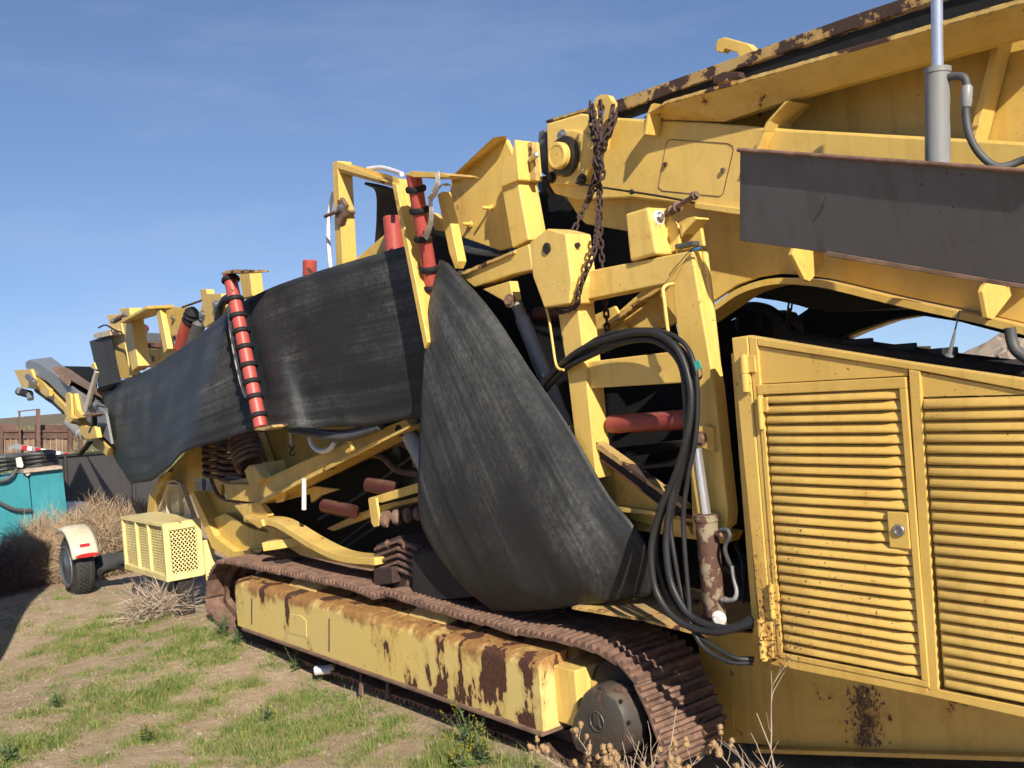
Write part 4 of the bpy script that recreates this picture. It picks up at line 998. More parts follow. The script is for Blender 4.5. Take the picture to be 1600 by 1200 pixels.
# angled beam
ab = plate('slope_beam', [(350, 756), (396, 757), (470, 722), (600, 668), (634, 655), (640, 664), (605, 682), (430, 770), (402, 786), (352, 780)], 3.55, .12, 'yellow', M, .006)
plate('beam_flange', [(402, 784), (430, 768), (605, 680), (640, 664), (641, 668), (606, 686), (432, 774), (404, 789)], 3.50, .2, 'yellow', ab, .002)
plate('beam_lug', [(428, 776), (445, 768), (440, 784), (432, 786)], 3.55, .03, 'yellow', ab)
lathe('beam_hole', A(623, 673, 3.548), (0, -1, 0), [(-.02, .04), (.003, .04)], 'dark_steel', ab, 16)
plate('back_panel', [(395, 668), (480, 660), (560, 650), (560, 690), (430, 752), (412, 745)], 3.95, .03, 'yellow', M)
plate('panel_stile', [(396, 680), (406, 676), (428, 742), (420, 748)], 3.88, .05, 'yellow', M)
tube('hook_strap', [A(453, 672, 3.60), A(454, 690, 3.60), A(455, 696, 3.60)], .012, 'strap', M, 6)
tube('s_hook', [A(452, 696, 3.58), A(455, 701, 3.58), A(459, 697, 3.58), A(457, 703, 3.58), A(453, 708, 3.58), A(457, 712, 3.58), A(461, 708, 3.58)], .006, 'dark_steel', M, 6)
tube('white_hose', [A(483, 680, 3.48), A(487, 694, 3.48), A(496, 703, 3.48), A(507, 705, 3.48), A(517, 700, 3.48), A(523, 690, 3.48)], .019, 'white_hose', M, 8)
tube('white_tail', [A(475, 748, 3.45), A(475, 770, 3.45), A(475, 796, 3.45)], .019, 'white_hose', M, 8)
tube('sleeved_hose', [A(455, 672, 3.45), A(490, 678, 3.42), (A(530, 683, 3.42)), A(560, 678, 3.44), A(595, 666, 3.46)], .030, 'hose_grey', M, 8)
tube('sleeved_hose', [A(480, 674, 3.5), A(540, 676, 3.5), A(590, 662, 3.5)], .025, 'rust', M, 8)
tube('hose_elbow', [A(540, 684, 3.46), A(549, 690, 3.46), A(551, 700, 3.46), A(544, 706, 3.46)], .02, 'yellow', M, 8)
rod('grey_ram', A(640, 680, 3.60), A(680, 760, 3.60), .055, 'cyl_grey', M, 16)
# goose-neck arm over the track: a wide strip
def strip(name, px, Y, wy, th, mat, par):
    P = smooth_path([A(u, v, Y) for u, v in px], 5); bm = bmesh.new(); n = len(P)
    R = [[bm.verts.new(p + Vector((0, dy, dz))) for dy, dz in ((0, 0), (wy, 0), (wy, -th), (0, -th))] for p in P]
    for a, b in zip(R, R[1:]):
        for j in range(4): bm.faces.new((a[j], a[(j + 1) % 4], b[(j + 1) % 4], b[j]))
    bm.faces.new(R[0]); bm.faces.new(R[-1][::-1])
    return finish(name, bm, mat, par, .003, smooth=40)
ga = strip('support_arm', [(380, 806), (395, 810), (420, 812), (440, 820), (475, 842), (505, 858), (535, 868), (585, 872)], 3.42, .15, .05, 'yellow_clean', M)
plate('arm_web', [(410, 820), (440, 828), (480, 850), (520, 872), (585, 880), (585, 890), (470, 868), (425, 838)], 3.58, .03, 'yellow', ga)
plate('arm_pad', [(366, 790), (404, 784), (420, 806), (414, 812), (382, 809)], 3.50, .05, 'yellow_clean', ga)
plate('arm_tab', [(382, 810), (408, 812), (411, 822), (405, 826)], 3.40, .03, 'yellow', ga)
bm = bmesh.new(); a, b = A(415, 853, 3.40), A(478, 843, 3.62)
bar(bm, a, b, .11, .07); finish('square_tube', bm, 'yellow_clean', M, .004)
bm = bmesh.new(); d = (b - a).normalized(); bar(bm, a - d * .002, a + d * .01, .085, .045); finish('tube_mouth', bm, 'dark_steel', M)
plate('tube_tab', [(466, 850), (484, 845), (488, 854), (474, 858)], 3.45, .02, 'yellow', M)
plate('tail_frame', [(440, 778), (490, 760), (528, 765), (500, 775), (486, 786), (484, 772), (445, 782)], 3.70, .03, 'yellow', M)
# idler rollers
for (u0, v0, u1, v1) in ((507, 790, 553, 800), (576, 757, 624, 766)):
    a, b = A(u0, v0, 3.66), A(u1, v1, 3.72); L = (b - a).length
    lathe('idler_roller', a, b - a, [(0, .045), (.004, .055), (L, .055)], 'red_dark', M, 18)
plate('idler_arm', [(574, 779), (590, 774), (657, 753), (657, 768), (595, 786)], 3.62, .05, 'yellow', M)
plate('idler_arm', [(560, 802), (600, 788), (657, 775), (657, 782), (600, 800), (520, 830), (510, 826)], 3.80, .04, 'yellow', M)
plate('disc_bracket', [(575, 781), (579, 777), (587, 778), (592, 812), (590, 822), (584, 824), (580, 818)], 3.55, .02, 'yellow_clean', M, .004)
for u, v, r in ((598, 812, .06), (615, 809, .055), (632, 806, .05), (648, 803, .05)):
    lathe('scraper_disc', A(u, v, 3.60), (1, .4, .1), [(0, r * .5), (.02, r), (.05, r), (.07, r * .5)], 'rust', M, 14)
for px in (((497, 812), (560, 776), (640, 716), (664, 700)), ((520, 870), (590, 822), (662, 778))): tube('belt_edge', [A(u, v, 3.98) for u, v in px], .012, 'hose_grey', M, 6)
for px in (((560, 700), (600, 690), (640, 700), (650, 730)), ((500, 745), (540, 720), (590, 712), (620, 735), (655, 742))): tube('inner_hose', [A(u, v, 3.85) for u, v in px], .022, 'rust', M, 7)
plate('cross_beam', [(505, 728), (650, 664), (652, 676), (520, 742)], 3.92, .06, 'rust', M)
plate('cross_beam', [(960, 700), (1078, 686), (1080, 700), (962, 716)], 3.9, .06, 'dark_steel', M)
tube('thin_cable', [A(530, 850, 3.9), A(600, 800, 3.8), A(657, 784, 3.75)], .006, 'hose_grey', M, 6)
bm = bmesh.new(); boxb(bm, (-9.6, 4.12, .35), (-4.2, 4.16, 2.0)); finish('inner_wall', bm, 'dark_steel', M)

# ---- mesh guards at the rear
def diamond(bm, o, ex, ey, nx, ny, w, inset=0, poly=None):
    """expanded metal: crossing flat strands in the plane o + a*ex + b*ey"""
    nrm = ex.cross(ey).normalized(); a0, b0 = ex / nx, ey / ny
    for i in range(nx):
        for j in range(ny):
            c = o + a0 * (i + .5) + b0 * (j + .5)
            if poly and not poly((i + .5) / nx, (j + .5) / ny): continue
            q = [c - a0 * .5, c - b0 * .5, c + a0 * .5, c + b0 * .5]
            for p1, p2 in zip(q, q[1:] + q[:1]):
                d = (p2 - p1).normalized(); s = d.cross(nrm) * w / 2
                bm.faces.new([bm.verts.new(p) for p in (p1 - s, p2 - s, p2 + s + nrm * .003, p1 + s + nrm * .003)])
YG = 3.26
gBL, gTL = A(193, 888, YG), A(190, 808, YG)
gBR, gTR = A(258, 910, YG), A(257, 823, YG)
gx0, gx1, gz0, gz1 = (gTL.x + gBL.x) / 2, (gTR.x + gBR.x) / 2, (gBL.z + gBR.z) / 2, (gTL.z + gTR.z) / 2
gdep = .37
bm = bmesh.new(); fr = .05
for x in (gx0, gx0 + (gx1 - gx0) * .33, gx0 + (gx1 - gx0) * .62, gx1 - fr): boxb(bm, (x, YG, gz0), (x + fr * .8, YG + .03, gz1))
boxb(bm, (gx0, YG - .002, gz0), (gx1, YG + .03, gz0 + fr * 1.2)); boxb(bm, (gx0, YG - .002, gz1 - .02), (gx1, YG + .03, gz1))
boxb(bm, (gx1 - .03, YG, gz0), (gx1 + .002, YG + .06, gz1)); boxb(bm, (gx1 - .03, YG + gdep - .05, gz0), (gx1 + .002, YG + gdep, gz1))
boxb(bm, (gx1 - .03, YG + .06, gz0), (gx1 + .002, YG + gdep - .05, gz0 + .06)); boxb(bm, (gx1 - .03, YG + .06, gz1 - .06), (gx1 + .002, YG + gdep - .05, gz1))
boxb(bm, (gx0, YG, gz1), (gx1, YG + gdep, gz1 + .012))
mg = finish('mesh_guard', bm, 'yellow_pale', M, .006)
rectX('guard_dark_fill', gx0 + .04, gx1 - .06, gz0 + .03, gz1 - .03, YG + .07, YG + gdep - .04, 'dark_steel', mg, 0)  # dark block added so the inside of the guard reads as shade
mg['label'] = 'pale yellow mesh guard box at the rear'
bm = bmesh.new(); diamond(bm, Vector((gx0, YG + .028, gz0 + .06)), Vector((gx1 - gx0, 0, 0)), Vector((0, 0, gz1 - gz0 - .08)), 30, 17, .012); finish('mesh', bm, 'yellow_pale', mg)['kind'] = 'stuff'
bm = bmesh.new(); diamond(bm, Vector((gx1 - .014, YG + .06, gz0 + .06)), Vector((0, gdep - .11, 0)), Vector((0, 0, gz1 - gz0 - .12)), 7, 10, .009); finish('mesh', bm, 'yellow_pale', mg)['kind'] = 'stuff'
rectX('guard_post', gx1 + .0, gx1 + .03, gz0 - .05, gz1 - .2, YG + gdep + .0, YG + gdep + .1, 'yellow_pale', mg)
rectX('support_leg', gx1 - .16, gx1 - .04, -.02, gz0, YG + .12, YG + .26, 'dark_steel', mg)
# triangular guard
tg = [(243, 815), (262, 768), (268, 752), (278, 751), (285, 757), (305, 812), (306, 818)]
bm = bmesh.new()
P = [A(u, v, 3.68) for u, v in tg]
for a, b in zip(P, P[1:]): bar(bm, a, b, .02, .05, (0, 1, 0))
bar(bm, A(262, 765, 3.68), A(264, 818, 3.68), .02, .05, (0, 1, 0)); bar(bm, A(281, 760, 3.68), A(284, 818, 3.68), .02, .05, (0, 1, 0)); bar(bm, A(262, 757, 3.68), A(284, 758, 3.68), .02, .05, (0, 1, 0))
tgd = finish('nip_guard', bm, 'cream_mesh', M, .004)
o = A(243, 818, 3.70); ex = A(306, 818, 3.70) - o; ez = Vector((0, 0, A(275, 752, 3.70).z - o.z)); ex.z = 0
bm = bmesh.new(); diamond(bm, o, ex, ez, 16, 14, .016, 0, lambda a, b: abs(a - .5) < .5 * (1 - b) + .08); finish('mesh', bm, 'cream_mesh', tgd)['kind'] = 'stuff'

# ---- top-left brackets of the far end
plate('tail_post', [(167, 492), (187, 491), (192, 520), (205, 590), (187, 592), (178, 540)], 3.92, .12, 'yellow_clean', M, .006)
plate('tail_post', [(187, 482), (202, 481), (207, 510), (216, 572), (206, 580), (196, 530)], 3.78, .14, 'yellow_clean', M, .006)
rod('tail_pin', A(178, 502, 3.80), A(200, 490, 3.80), .03, 'rust', M, 10)
for u, v in ((197, 491), (176, 502)): bolt('bolt', A(u, v, 3.77), (0, -1, 0), .022, 'zinc', M)
plate3('tail_canopy', [(188, 501, 3.60), (229, 478, 3.60), (272, 476, 3.75), (243, 489, 3.95), (205, 501, 3.95)], .02, 'yellow', M, .003, Vector((0, 0, -.03)))
plate('canopy_leg', [(243, 484), (250, 484), (262, 545), (256, 552)], 3.68, .06, 'yellow_clean', M)
plate('tail_bracket', [(252, 480), (296, 480), (298, 500), (285, 508), (285, 530), (262, 534), (252, 508)], 3.95, .06, 'yellow_clean', M)
plate('tail_bracket', [(246, 500), (262, 500), (264, 540), (252, 538)], 4.05, .06, 'yellow', M)
for u, v, m in ((271, 497, 'zinc'), (275, 527, 'rust_light')): bolt('bolt', A(u, v, 3.94), (0, -1, 0), .022, m, M)
plate('drive_bracket', [(312, 452), (322, 452), (323, 459), (345, 459), (350, 480), (337, 500), (320, 512), (316, 505), (311, 488), (316, 475)], 3.80, .08, 'yellow_clean', M)
for u, v in ((338, 476), (317, 492)): bolt('bolt', A(u, v, 3.79), (.3, -1, 0), .028, 'zinc', M)
rod('red_motor', A(296, 500, 3.88), A(282, 545, 3.88), .075, 'red', M, 18, .02)
lathe('motor_gland', A(302, 482, 3.88), A(296, 502, 3.88) - A(302, 482, 3.88), [(0, .03), (.05, .075), (.07, .055), (.10, .08), (.12, .06), (.16, .08)], 'black_rubber', M, 16)
rod('grey_motor', A(312, 500, 3.95), A(300, 540, 3.95), .075, 'grey_panel', M, 16, .02)
tube('curved_hose', [A(340, 500, 3.6), A(345, 480, 3.6), A(352, 468, 3.58), A(362, 462, 3.56)], .035, 'hose', M, 8)
rod('link_rod', A(285, 480, 3.85), A(316, 469, 3.85), .012, 'rust', M, 8)
rod('stub_roller', A(214, 526, 4.1), A(226, 513, 4.1), .055, 'red_dark', M, 14)
plate('grey_chute', [(216, 530), (228, 520), (250, 521), (262, 540), (262, 556), (216, 556)], 4.3, .06, 'grey_paint', M)
plate('grey_rail', [(214, 534), (280, 538), (280, 544), (214, 541)], 4.25, .06, 'rust', M)
plate('shelf_box', [(219, 546), (240, 546), (250, 544), (252, 560), (220, 575)], 4.1, .3, 'yellow_clean', M)
plate('white_shield', [(219, 558), (234, 556), (236, 566), (222, 574)], 4.06, .02, 'white_paint', M)
# expanded-metal curtain
cs = sheet('mesh_curtain', [[(141, 533, 3.95), (156, 529, 3.88), (174, 524, 3.92)], [(148, 565, 3.95), (163, 562, 3.88), (181, 560, 3.92)], [(156, 612, 3.95), (172, 608, 3.88), (190, 600, 3.92)]], 'black_rubber', M, 10, 10, .02)
o = A(141, 533, 3.86)
bm = bmesh.new(); o2 = A(156, 604, 3.83); ex = A(190, 596, 3.83) - o2; ez = A(141, 533, 3.83) - o2; diamond(bm, o2, ex, ez, 14, 20, .012); finish('mesh', bm, 'hose_grey', cs)['kind'] = 'stuff'
plate('curtain_cap', [(144, 525), (150, 520), (172, 515), (172, 524), (160, 527), (148, 528)], 3.80, .2, 'cream_mesh', M)
tube('cap_wire', [A(154, 512, 3.8), A(165, 508, 3.8), A(178, 515, 3.8), A(190, 520, 3.8), A(193, 532, 3.8)], .01, 'hose', M, 6)

# ---- folded tail conveyor
YK = 3.75
tc = plate('tail_conveyor', [(46, 583), (58, 586), (80, 612), (140, 672), (170, 700), (166, 712), (135, 690), (96, 640), (52, 608), (38, 602)], YK, .10, 'yellow_clean', M, .006)
tc['label'] = 'folded grey and yellow tail conveyor'
plate('head_plate', [(22, 578), (48, 577), (56, 600), (56, 608), (34, 606)], YK - .05, .04, 'yellow_clean', tc)
rod('head_pin', A(43, 588, YK - .1), A(55, 598, YK - .1), .04, 'zinc', tc, 10)
plate('conveyor_side', [(40, 566), (46, 562), (60, 567), (86, 585), (165, 645), (174, 694), (120, 642), (75, 597), (55, 586), (40, 575)], YK - .01, .03, 'grey_paint', tc)
plate3('conveyor_cover', [(46, 562, YK), (80, 558, YK + .45), (98, 571, YK + .45), (172, 622, YK + .45), (168, 646, YK), (86, 585, YK), (60, 567, YK)], .02, 'grey_paint', tc, 0, Vector((0, .01, -.03)))
plate3('rust_patch', [(82, 580, YK + .08), (90, 573, YK + .22), (108, 576, YK + .4), (160, 612, YK + .4), (166, 625, YK + .2), (135, 607, YK + .05), (112, 594, YK + .0), (108, 603, YK - .07)], .012, 'rust_light', tc, 0, Vector((-.01, -.02, .01)))
plate('hinge_pack', [(102, 616), (106, 613), (110, 616), (112, 650), (104, 652)], YK - .1, .03, 'yellow_clean', tc)
plate('hinge_pack', [(111, 617), (116, 615), (121, 640), (130, 652), (112, 656)], YK - .06, .05, 'yellow_clean', tc)
plate('hinge_pack', [(68, 609), (72, 605), (77, 609), (77, 619), (70, 618)], YK - .08, .05, 'yellow_clean', tc)
lathe('fold_ram', A(107, 660, YK - .1), A(134, 686, YK - .1) - A(107, 660, YK - .1), [(0, .06), (.5, .06), (.51, .04), (.6, .04)], 'cyl_grey', tc, 14)
plate('ram_bracket', [(124, 670), (128, 667), (148, 666), (152, 684), (138, 687), (131, 685), (126, 678)], YK - .14, .06, 'yellow_clean', tc)
plate('ram_foot', [(102, 652), (110, 650), (116, 654), (106, 664), (102, 660)], YK - .14, .06, 'yellow_clean', tc)
plate('prop_strut', [(147, 580), (150, 582), (134, 645), (128, 643)], YK - .16, .04, 'strap', tc)
plate('prop_foot', [(128, 648), (140, 646), (148, 648), (142, 652), (130, 651)], YK - .2, .12, 'rust_light', tc)
tube('conveyor_hose', [A(147, 620, YK - .1), A(140, 632, YK - .12), (A(146, 645, YK - .12)), A(148, 660, YK - .12), A(142, 675, YK - .12)], .03, 'hose', tc, 8)
plate('back_curtain', [(98, 572), (145, 573), (150, 600), (150, 620)], YK + .7, .02, 'black_rubber', tc)
plate('support_wing', [(140, 573), (146, 566), (150, 577), (146, 577)], YK - .1, .02, 'yellow_clean', tc)
rod('drive_motor', A(30, 606, YK - .05), A(30, 614, YK - .05), .04, 'grey_paint', tc, 10)
rod('drive_shaft', A(30, 612, YK), A(46, 616, YK), .06, 'dark_steel', tc, 12)
rod('shaft_end', A(46, 615, YK), A(48, 624, YK), .05, 'zinc', tc, 10)
tube('under_cable', [A(56, 610, YK), A(75, 624, YK), A(84, 630, YK), A(100, 645, YK)], .025, 'hose', tc, 6)
plate('tail_leg', [(136, 690), (140, 690), (122, 712), (118, 712)], YK - .1, .06, 'dark_steel', tc)

# ================================================================ THINGS AROUND
# ---- tow dolly wheel behind the mesh guard
wc = AZZ(117, 932, 0); wx, wy = wc.x, wc.y - .06
dl = root('tow_dolly', (wx, wy, 0), 'small tow dolly with cream mudguard and red tail light beside the tumbleweed', 'tow dolly')
R = .335
lathe('tyre', (wx, wy, R), (0, 1, 0), [(0, R * .66), (.012, R * .72), (.02, R * .93), (.05, R), (.17, R), (.205, R * .93), (.215, R * .7)], 'tyre', dl, 40, 30)
bm = bmesh.new()
for k in range(40):
    t = 2 * math.pi * k / 40
    for j, yy in enumerate((.055, .085, .115, .145)):
        t2 = t + (.08 if j % 2 else 0)
        c = Vector((wx + (R + .002) * math.cos(t2), wy + yy, R + (R + .002) * math.sin(t2))); rad = Vector((math.cos(t2), 0, math.sin(t2)))
        bar(bm, c - Vector((0, .011, 0)), c + Vector((0, .011, 0)), .034, .012, rad)
finish('tread', bm, 'tyre', dl)
lathe('rim', (wx, wy + .001, R), (0, -1, 0), [(0, R * .67), (.014, R * .67), (.016, R * .61), (.004, R * .56), (.003, R * .3), (.02, R * .22), (.022, R * .06)], 'zinc', dl, 28)
bm = bmesh.new(); fr_ = []
for k in range(13):
    t = math.radians(14 + k * 8.2)
    c = [Vector((wx + (R + o) * math.cos(t), wy + y, R + .02 + (R + o) * math.sin(t))) for y, o in ((-.03, .02), (-.02, .06), (.03, .075), (.2, .075), (.25, .05))]
    fr_.append([bm.verts.new(p) for p in c])
for a, b in zip(fr_, fr_[1:]):
    for j in range(4): bm.faces.new((a[j], a[j + 1], b[j + 1], b[j]))
mgd = finish('mudguard', bm, 'cream', dl, smooth=60, solid=.008)
t = math.radians(17); pc = Vector((wx + (R + .08) * math.cos(t), wy + .11, R + .02 + (R + .08) * math.sin(t)))
bm = bmesh.new(); prism(bm, [pc + Vector((0, .12 * math.cos(a), .022 * math.sin(a))) for a in np.linspace(0, 2 * math.pi, 17)[:-1]], Vector((.03, 0, 0))); finish('tail_light', bm, 'red_lens', dl, .006)
t = math.radians(32); pc = Vector((wx + (R + .078) * math.cos(t), wy + .11, R + .02 + (R + .078) * math.sin(t)))
bm = bmesh.new(); bar(bm, pc - Vector((0, .05, 0)), pc + Vector((0, .05, 0)), .035, .015, (math.cos(t), 0, math.sin(t))); finish('reflector', bm, 'red_lens', dl)
bm = bmesh.new(); bar(bm, (wx + .02, wy + .22, R - .03), (wx + .12, wy + 1.9, R + .0), .10, .09); finish('axle_beam', bm, 'tail_blue', dl, .006)
bm = bmesh.new(); bar(bm, (wx + .172, wy + 1.02, R - .005), (wx + .175, wy + 1.10, R - .005), .012, .07); finish('reflector', bm, 'red_lens', dl)
# black cover wrapped round the axle
bm = bmesh.new(); n = 14; rings = []
for i in range(12):
    f = i / 11; c = Vector((wx + .03 + .1 * f, wy + .26 + .62 * f, R - .06 + .10 * f))
    rings.append([bm.verts.new(c + Vector((math.cos(a), 0, math.sin(a))) * (.09 + .03 * math.sin(5 * a + i * 1.7) + random.uniform(-.012, .012)) * (1.1 - .3 * f)) for a in [2 * math.pi * j / n for j in range(n)]])
for a, b in zip(rings, rings[1:]):
    for j in range(n): bm.faces.new((a[j], a[(j + 1) % n], b[(j + 1) % n], b[j]))
bm.faces.new(rings[0][::-1]); bm.faces.new(rings[-1]); finish('cloth_wrap', bm, 'black_cloth', dl, smooth=70)

# ---- teal cabinet with coiled pipe on top
XT = -17.2
tb = root('steel_cabinet', AX(50, 850, XT), 'teal painted double steel cabinet behind the tumbleweed', 'cabinet')
bz = AX(60, 735, XT).z
def tealpanel(px): return xplate('panel', px, XT, .04, 'teal', tb, .006)
tealpanel([(-70, 758), (44, 738), (50, 800), (52, 860), (-60, 870)]); tealpanel([(45.5, 738), (97, 728.5), (104, 790), (106, 850), (53.5, 858), (51.5, 800)])
body = xplate('body', [(-70, 760), (96, 731), (103, 790), (105, 852), (-60, 872)], XT - .05, 1.0, 'teal', tb)
tube('cabinet_cable', [AX(-20, 752, XT + .05), AX(5, 751, XT + .08), AX(18, 744, XT + .08), AX(26, 733, XT + .03)], .03, 'hose_grey', tb, 6)
tube('cabinet_cable', [AX(-20, 775, XT + .05), AX(5, 788, XT + .06), AX(25, 796, XT + .08), AX(50, 797, XT + .05)], .03, 'hose_grey', tb, 6)
tube('catch', [AX(40, 738, XT + .05), AX(43, 742, XT + .06), AX(46, 738, XT + .05), AX(43, 734, XT + .05)], .02, 'strap', tb, 6)
def coil(u, v, rad, turns, label):
    c = AX(u, v, XT - .62); r = root('pipe_coil', c, label, 'pipe coil', 'coils of pipe on the teal cabinet')
    for k in range(turns):
        bm = bmesh.new(); rr = rad - .012 * k
        tubeb(bm, [c + Vector((rr * math.cos(t), rr * math.sin(t), .05 + k * .062 + .01 * math.sin(t * 2 + k))) for t in np.linspace(0, 2 * math.pi, 27)], .034, 7, cap=False)
        finish('turn', bm, 'hose_grey' if k == turns - 1 else 'hose', r, smooth=60)
    return r
c1 = coil(4, 737, .36, 4, 'wider coil of black pipe at the left end of the teal cabinet')
c2 = coil(59, 731, .30, 4, 'coil of black pipe beside the white strap on the teal cabinet')
bm = bmesh.new(); prism(bm, [AX(u, v, XT - .05) for u, v in ((25, 716), (33, 714), (37, 727), (35, 731), (27, 730))], Vector((-.05, 0, 0))); st = finish('white_strap_end', bm, 'white_paint', None, .004)
tag(st, 'crumpled white strap end on top of the teal cabinet', 'strap')
bm = bmesh.new(); boxb(bm, tuple(AX(32, 737, XT - .1) - Vector((.4, 0, .02))), tuple(AX(92, 727, XT - .1) + Vector((.2, 0, .0)))); bd = finish('wooden_board', bm, 'stick', None, .004)
tag(bd, 'thin pale board under the coil on the teal cabinet', 'board')

# ---- dark steel tank and rail behind
tk = root('steel_trough', AX(160, 780, -19.2), 'dark rust stained steel trough behind the teal cabinet', 'trough')
xplate('wall', [(72, 716), (110, 712), (260, 700), (260, 790), (92, 800)], -19.2, .06, 'tank_dark', tk)
xplate('rim', [(70, 713), (110, 709), (260, 697), (260, 701), (110, 713), (72, 717)], -19.15, .18, 'dark_steel', tk, .004)
for u in (100, 205): xplate('rib', [(u, 713), (u + 4, 713), (u + 8, 790), (u + 4, 791)], -19.12, .08, 'tank_dark', tk)
rl = root('rail_gate', AX(60, 712, -21), 'long pale rail with red and white tape above the coils', 'rail')
a, b = AX(12, 702, -21), AX(112, 712, -21)
m_ = AX(22, 697, -21)
bm = bmesh.new(); bar(bm, a, m_, .06, .06); bar(bm, m_, b, .05, .10); finish('rail_bar', bm, 'cyl_grey', rl)
for f in (.12, .35, .62, .85):
    bm = bmesh.new(); p = m_.lerp(b, f); q = m_.lerp(b, f + .09); bar(bm, p + Vector((.05, 0, 0)), q + Vector((.05, 0, 0)), .012, .08); finish('red_tape', bm, 'red_lens', rl)
    bm = bmesh.new(); p = m_.lerp(b, f + .09); q = m_.lerp(b, f + .17); bar(bm, p + Vector((.05, 0, 0)), q + Vector((.05, 0, 0)), .012, .08); finish('white_tape', bm, 'white_paint', rl)
plt = root('pale_slab', AX(118, 800, -18.6), 'low white slab lying between teal cabinet and tumbleweed', 'slab')
xplate('slab_face', [(88, 786), (135, 784), (150, 800), (150, 815), (95, 815)], -18.4, .4, 'white_paint', plt, .03)

# ---- corral fence far left
fz = root('corral_fence', AX(60, 715, -52), 'brown corral fence of pipe posts and tin sheets below the hill', 'fence')
XF = -52.0
def fbox(u0, v0, u1, v1, mat, name, dx=0.0, th=.06): return xplate(name, [(u0, v0), (u1, v0), (u1, v1), (u0, v1)], XF + dx, th, mat, fz, 0)
for u in (2, 59, 110, 127): fbox(u - 3, 664 if u != 110 else 670, u + 3, 712, 'wood_fence', 'post', .15, .2)
for v in (672, 682): fbox(-60, v, 130, v + 3.2, 'wood_fence', 'rail', .08)
fbox(-60, 674.5, 130, 681.5, 'wood_fence', 'board', .02)
u = -60
while u < 108:
    w_ = random.uniform(9, 12); fbox(u, 684.5 + random.uniform(-1, 1), u + w_ - .8, 711 + random.uniform(-1, 1), 'tin_fence', 'tin_sheet', random.uniform(-.05, .03)); u += w_
for u in range(-56, 106, 9): fbox(u, 684, u + .9, 710, 'stick', 'stay', .06)
fbox(-30, 662, 25, 672, 'pipe_fence', 'tin_sheet', -.5); fbox(62, 664, 108, 672, 'wood_fence', 'board', -.5)
gt = root('gate_frame', AX(45, 700, -52), 'tall pinkish pipe gate frame standing over the fence', 'gate frame')
for u, w_ in ((31, 1.2), (60, 3.0)): xplate('upright', [(u - w_, 642 if u == 31 else 639), (u + w_, 642 if u == 31 else 639), (u + w_, 700), (u - w_, 700)], -51.4, .12, 'pipe_fence', gt, 0)
xplate('crossbar', [(28, 642), (62, 638.5), (62, 640.5), (28, 644)], -51.4, .12, 'pipe_fence', gt, 0)

# ---- rock pile far right
pc = AX(1590, 590, -14)
def mound(name, c, rx, ry, h, mat, label, seed):
    rng = np.random.default_rng(seed); n, mr = 80, 26; bm = bmesh.new(); V = []
    for i in range(mr + 1):
        f = i / mr; row = []
        for j in range(n):
            t = 2 * math.pi * j / n; k = f * (1 + .12 * math.sin(3 * t + seed) + .06 * math.sin(7 * t))
            z = h * max(0, (1 - f)) ** .9 * (1 + .12 * math.sin(4 * t + 2)) + rng.normal(0, .05) * (1 - f)
            row.append(bm.verts.new((c.x + rx * k * math.cos(t) + rng.normal(0, .05), c.y + ry * k * math.sin(t), z - .3 * f)))
        V.append(row)
    for a, b in zip(V, V[1:]):
        for j in range(n): bm.faces.new((a[j], b[j], b[(j + 1) % n], a[(j + 1) % n]))
    o = finish(name, bm, mat); tag(o, label, 'rock pile'); return o
g_ = A(1640, 560, 22.0)
mound('rock_pile', Vector((g_.x, 22.0, 0)), 6.5, 5.0, A(1600, 524, 22.0).z + .15, 'rock', 'tan rock pile seen under the boom at the right edge', 3)

# ---- grass, weeds, tumbleweeds
def blades(name, pts, hmin, hmax, wid, mat, lean=.5, hs=1.0):
    n = len(pts); h = RNG.uniform(hmin, hmax, n) * hs; az = RNG.uniform(0, 2 * np.pi, n); ln = RNG.uniform(.1, lean, n) * h
    wv = np.stack([-np.sin(az), np.cos(az), np.zeros(n)], 1) * (RNG.uniform(.6, 1.2, n) * wid)[:, None]
    base = pts; tip = base + np.stack([np.cos(az) * ln, np.sin(az) * ln, h], 1)
    mid = base + np.stack([np.cos(az) * ln * .35, np.sin(az) * ln * .35, h * .6], 1)
    co = np.concatenate([base - wv, base + wv, mid + wv * .7, mid - wv * .7, tip], 0).astype(np.float32)
    i = np.arange(n); q = np.stack([i, i + n, i + 2 * n, i + 3 * n], 1); t = np.stack([i + 3 * n, i + 2 * n, i + 4 * n], 1)
    me = bpy.data.meshes.new(name); me.from_pydata(co, [], q.tolist() + t.tolist())
    o = finish_me(name, me, mat, None, center=False); return o
def fbm(x, y, s):
    r = np.zeros_like(x)
    for k, (a, b, c) in enumerate(((1.1, .7, 0), (-.6, 1.3, 2), (1.9, -1.1, 4), (2.6, 1.7, 1), (-3.1, 2.3, 5), (4.3, -3.7, 3))):
        r += np.sin(a * s * x + b * s * y + c + s) / (1 + .45 * k)
    return r
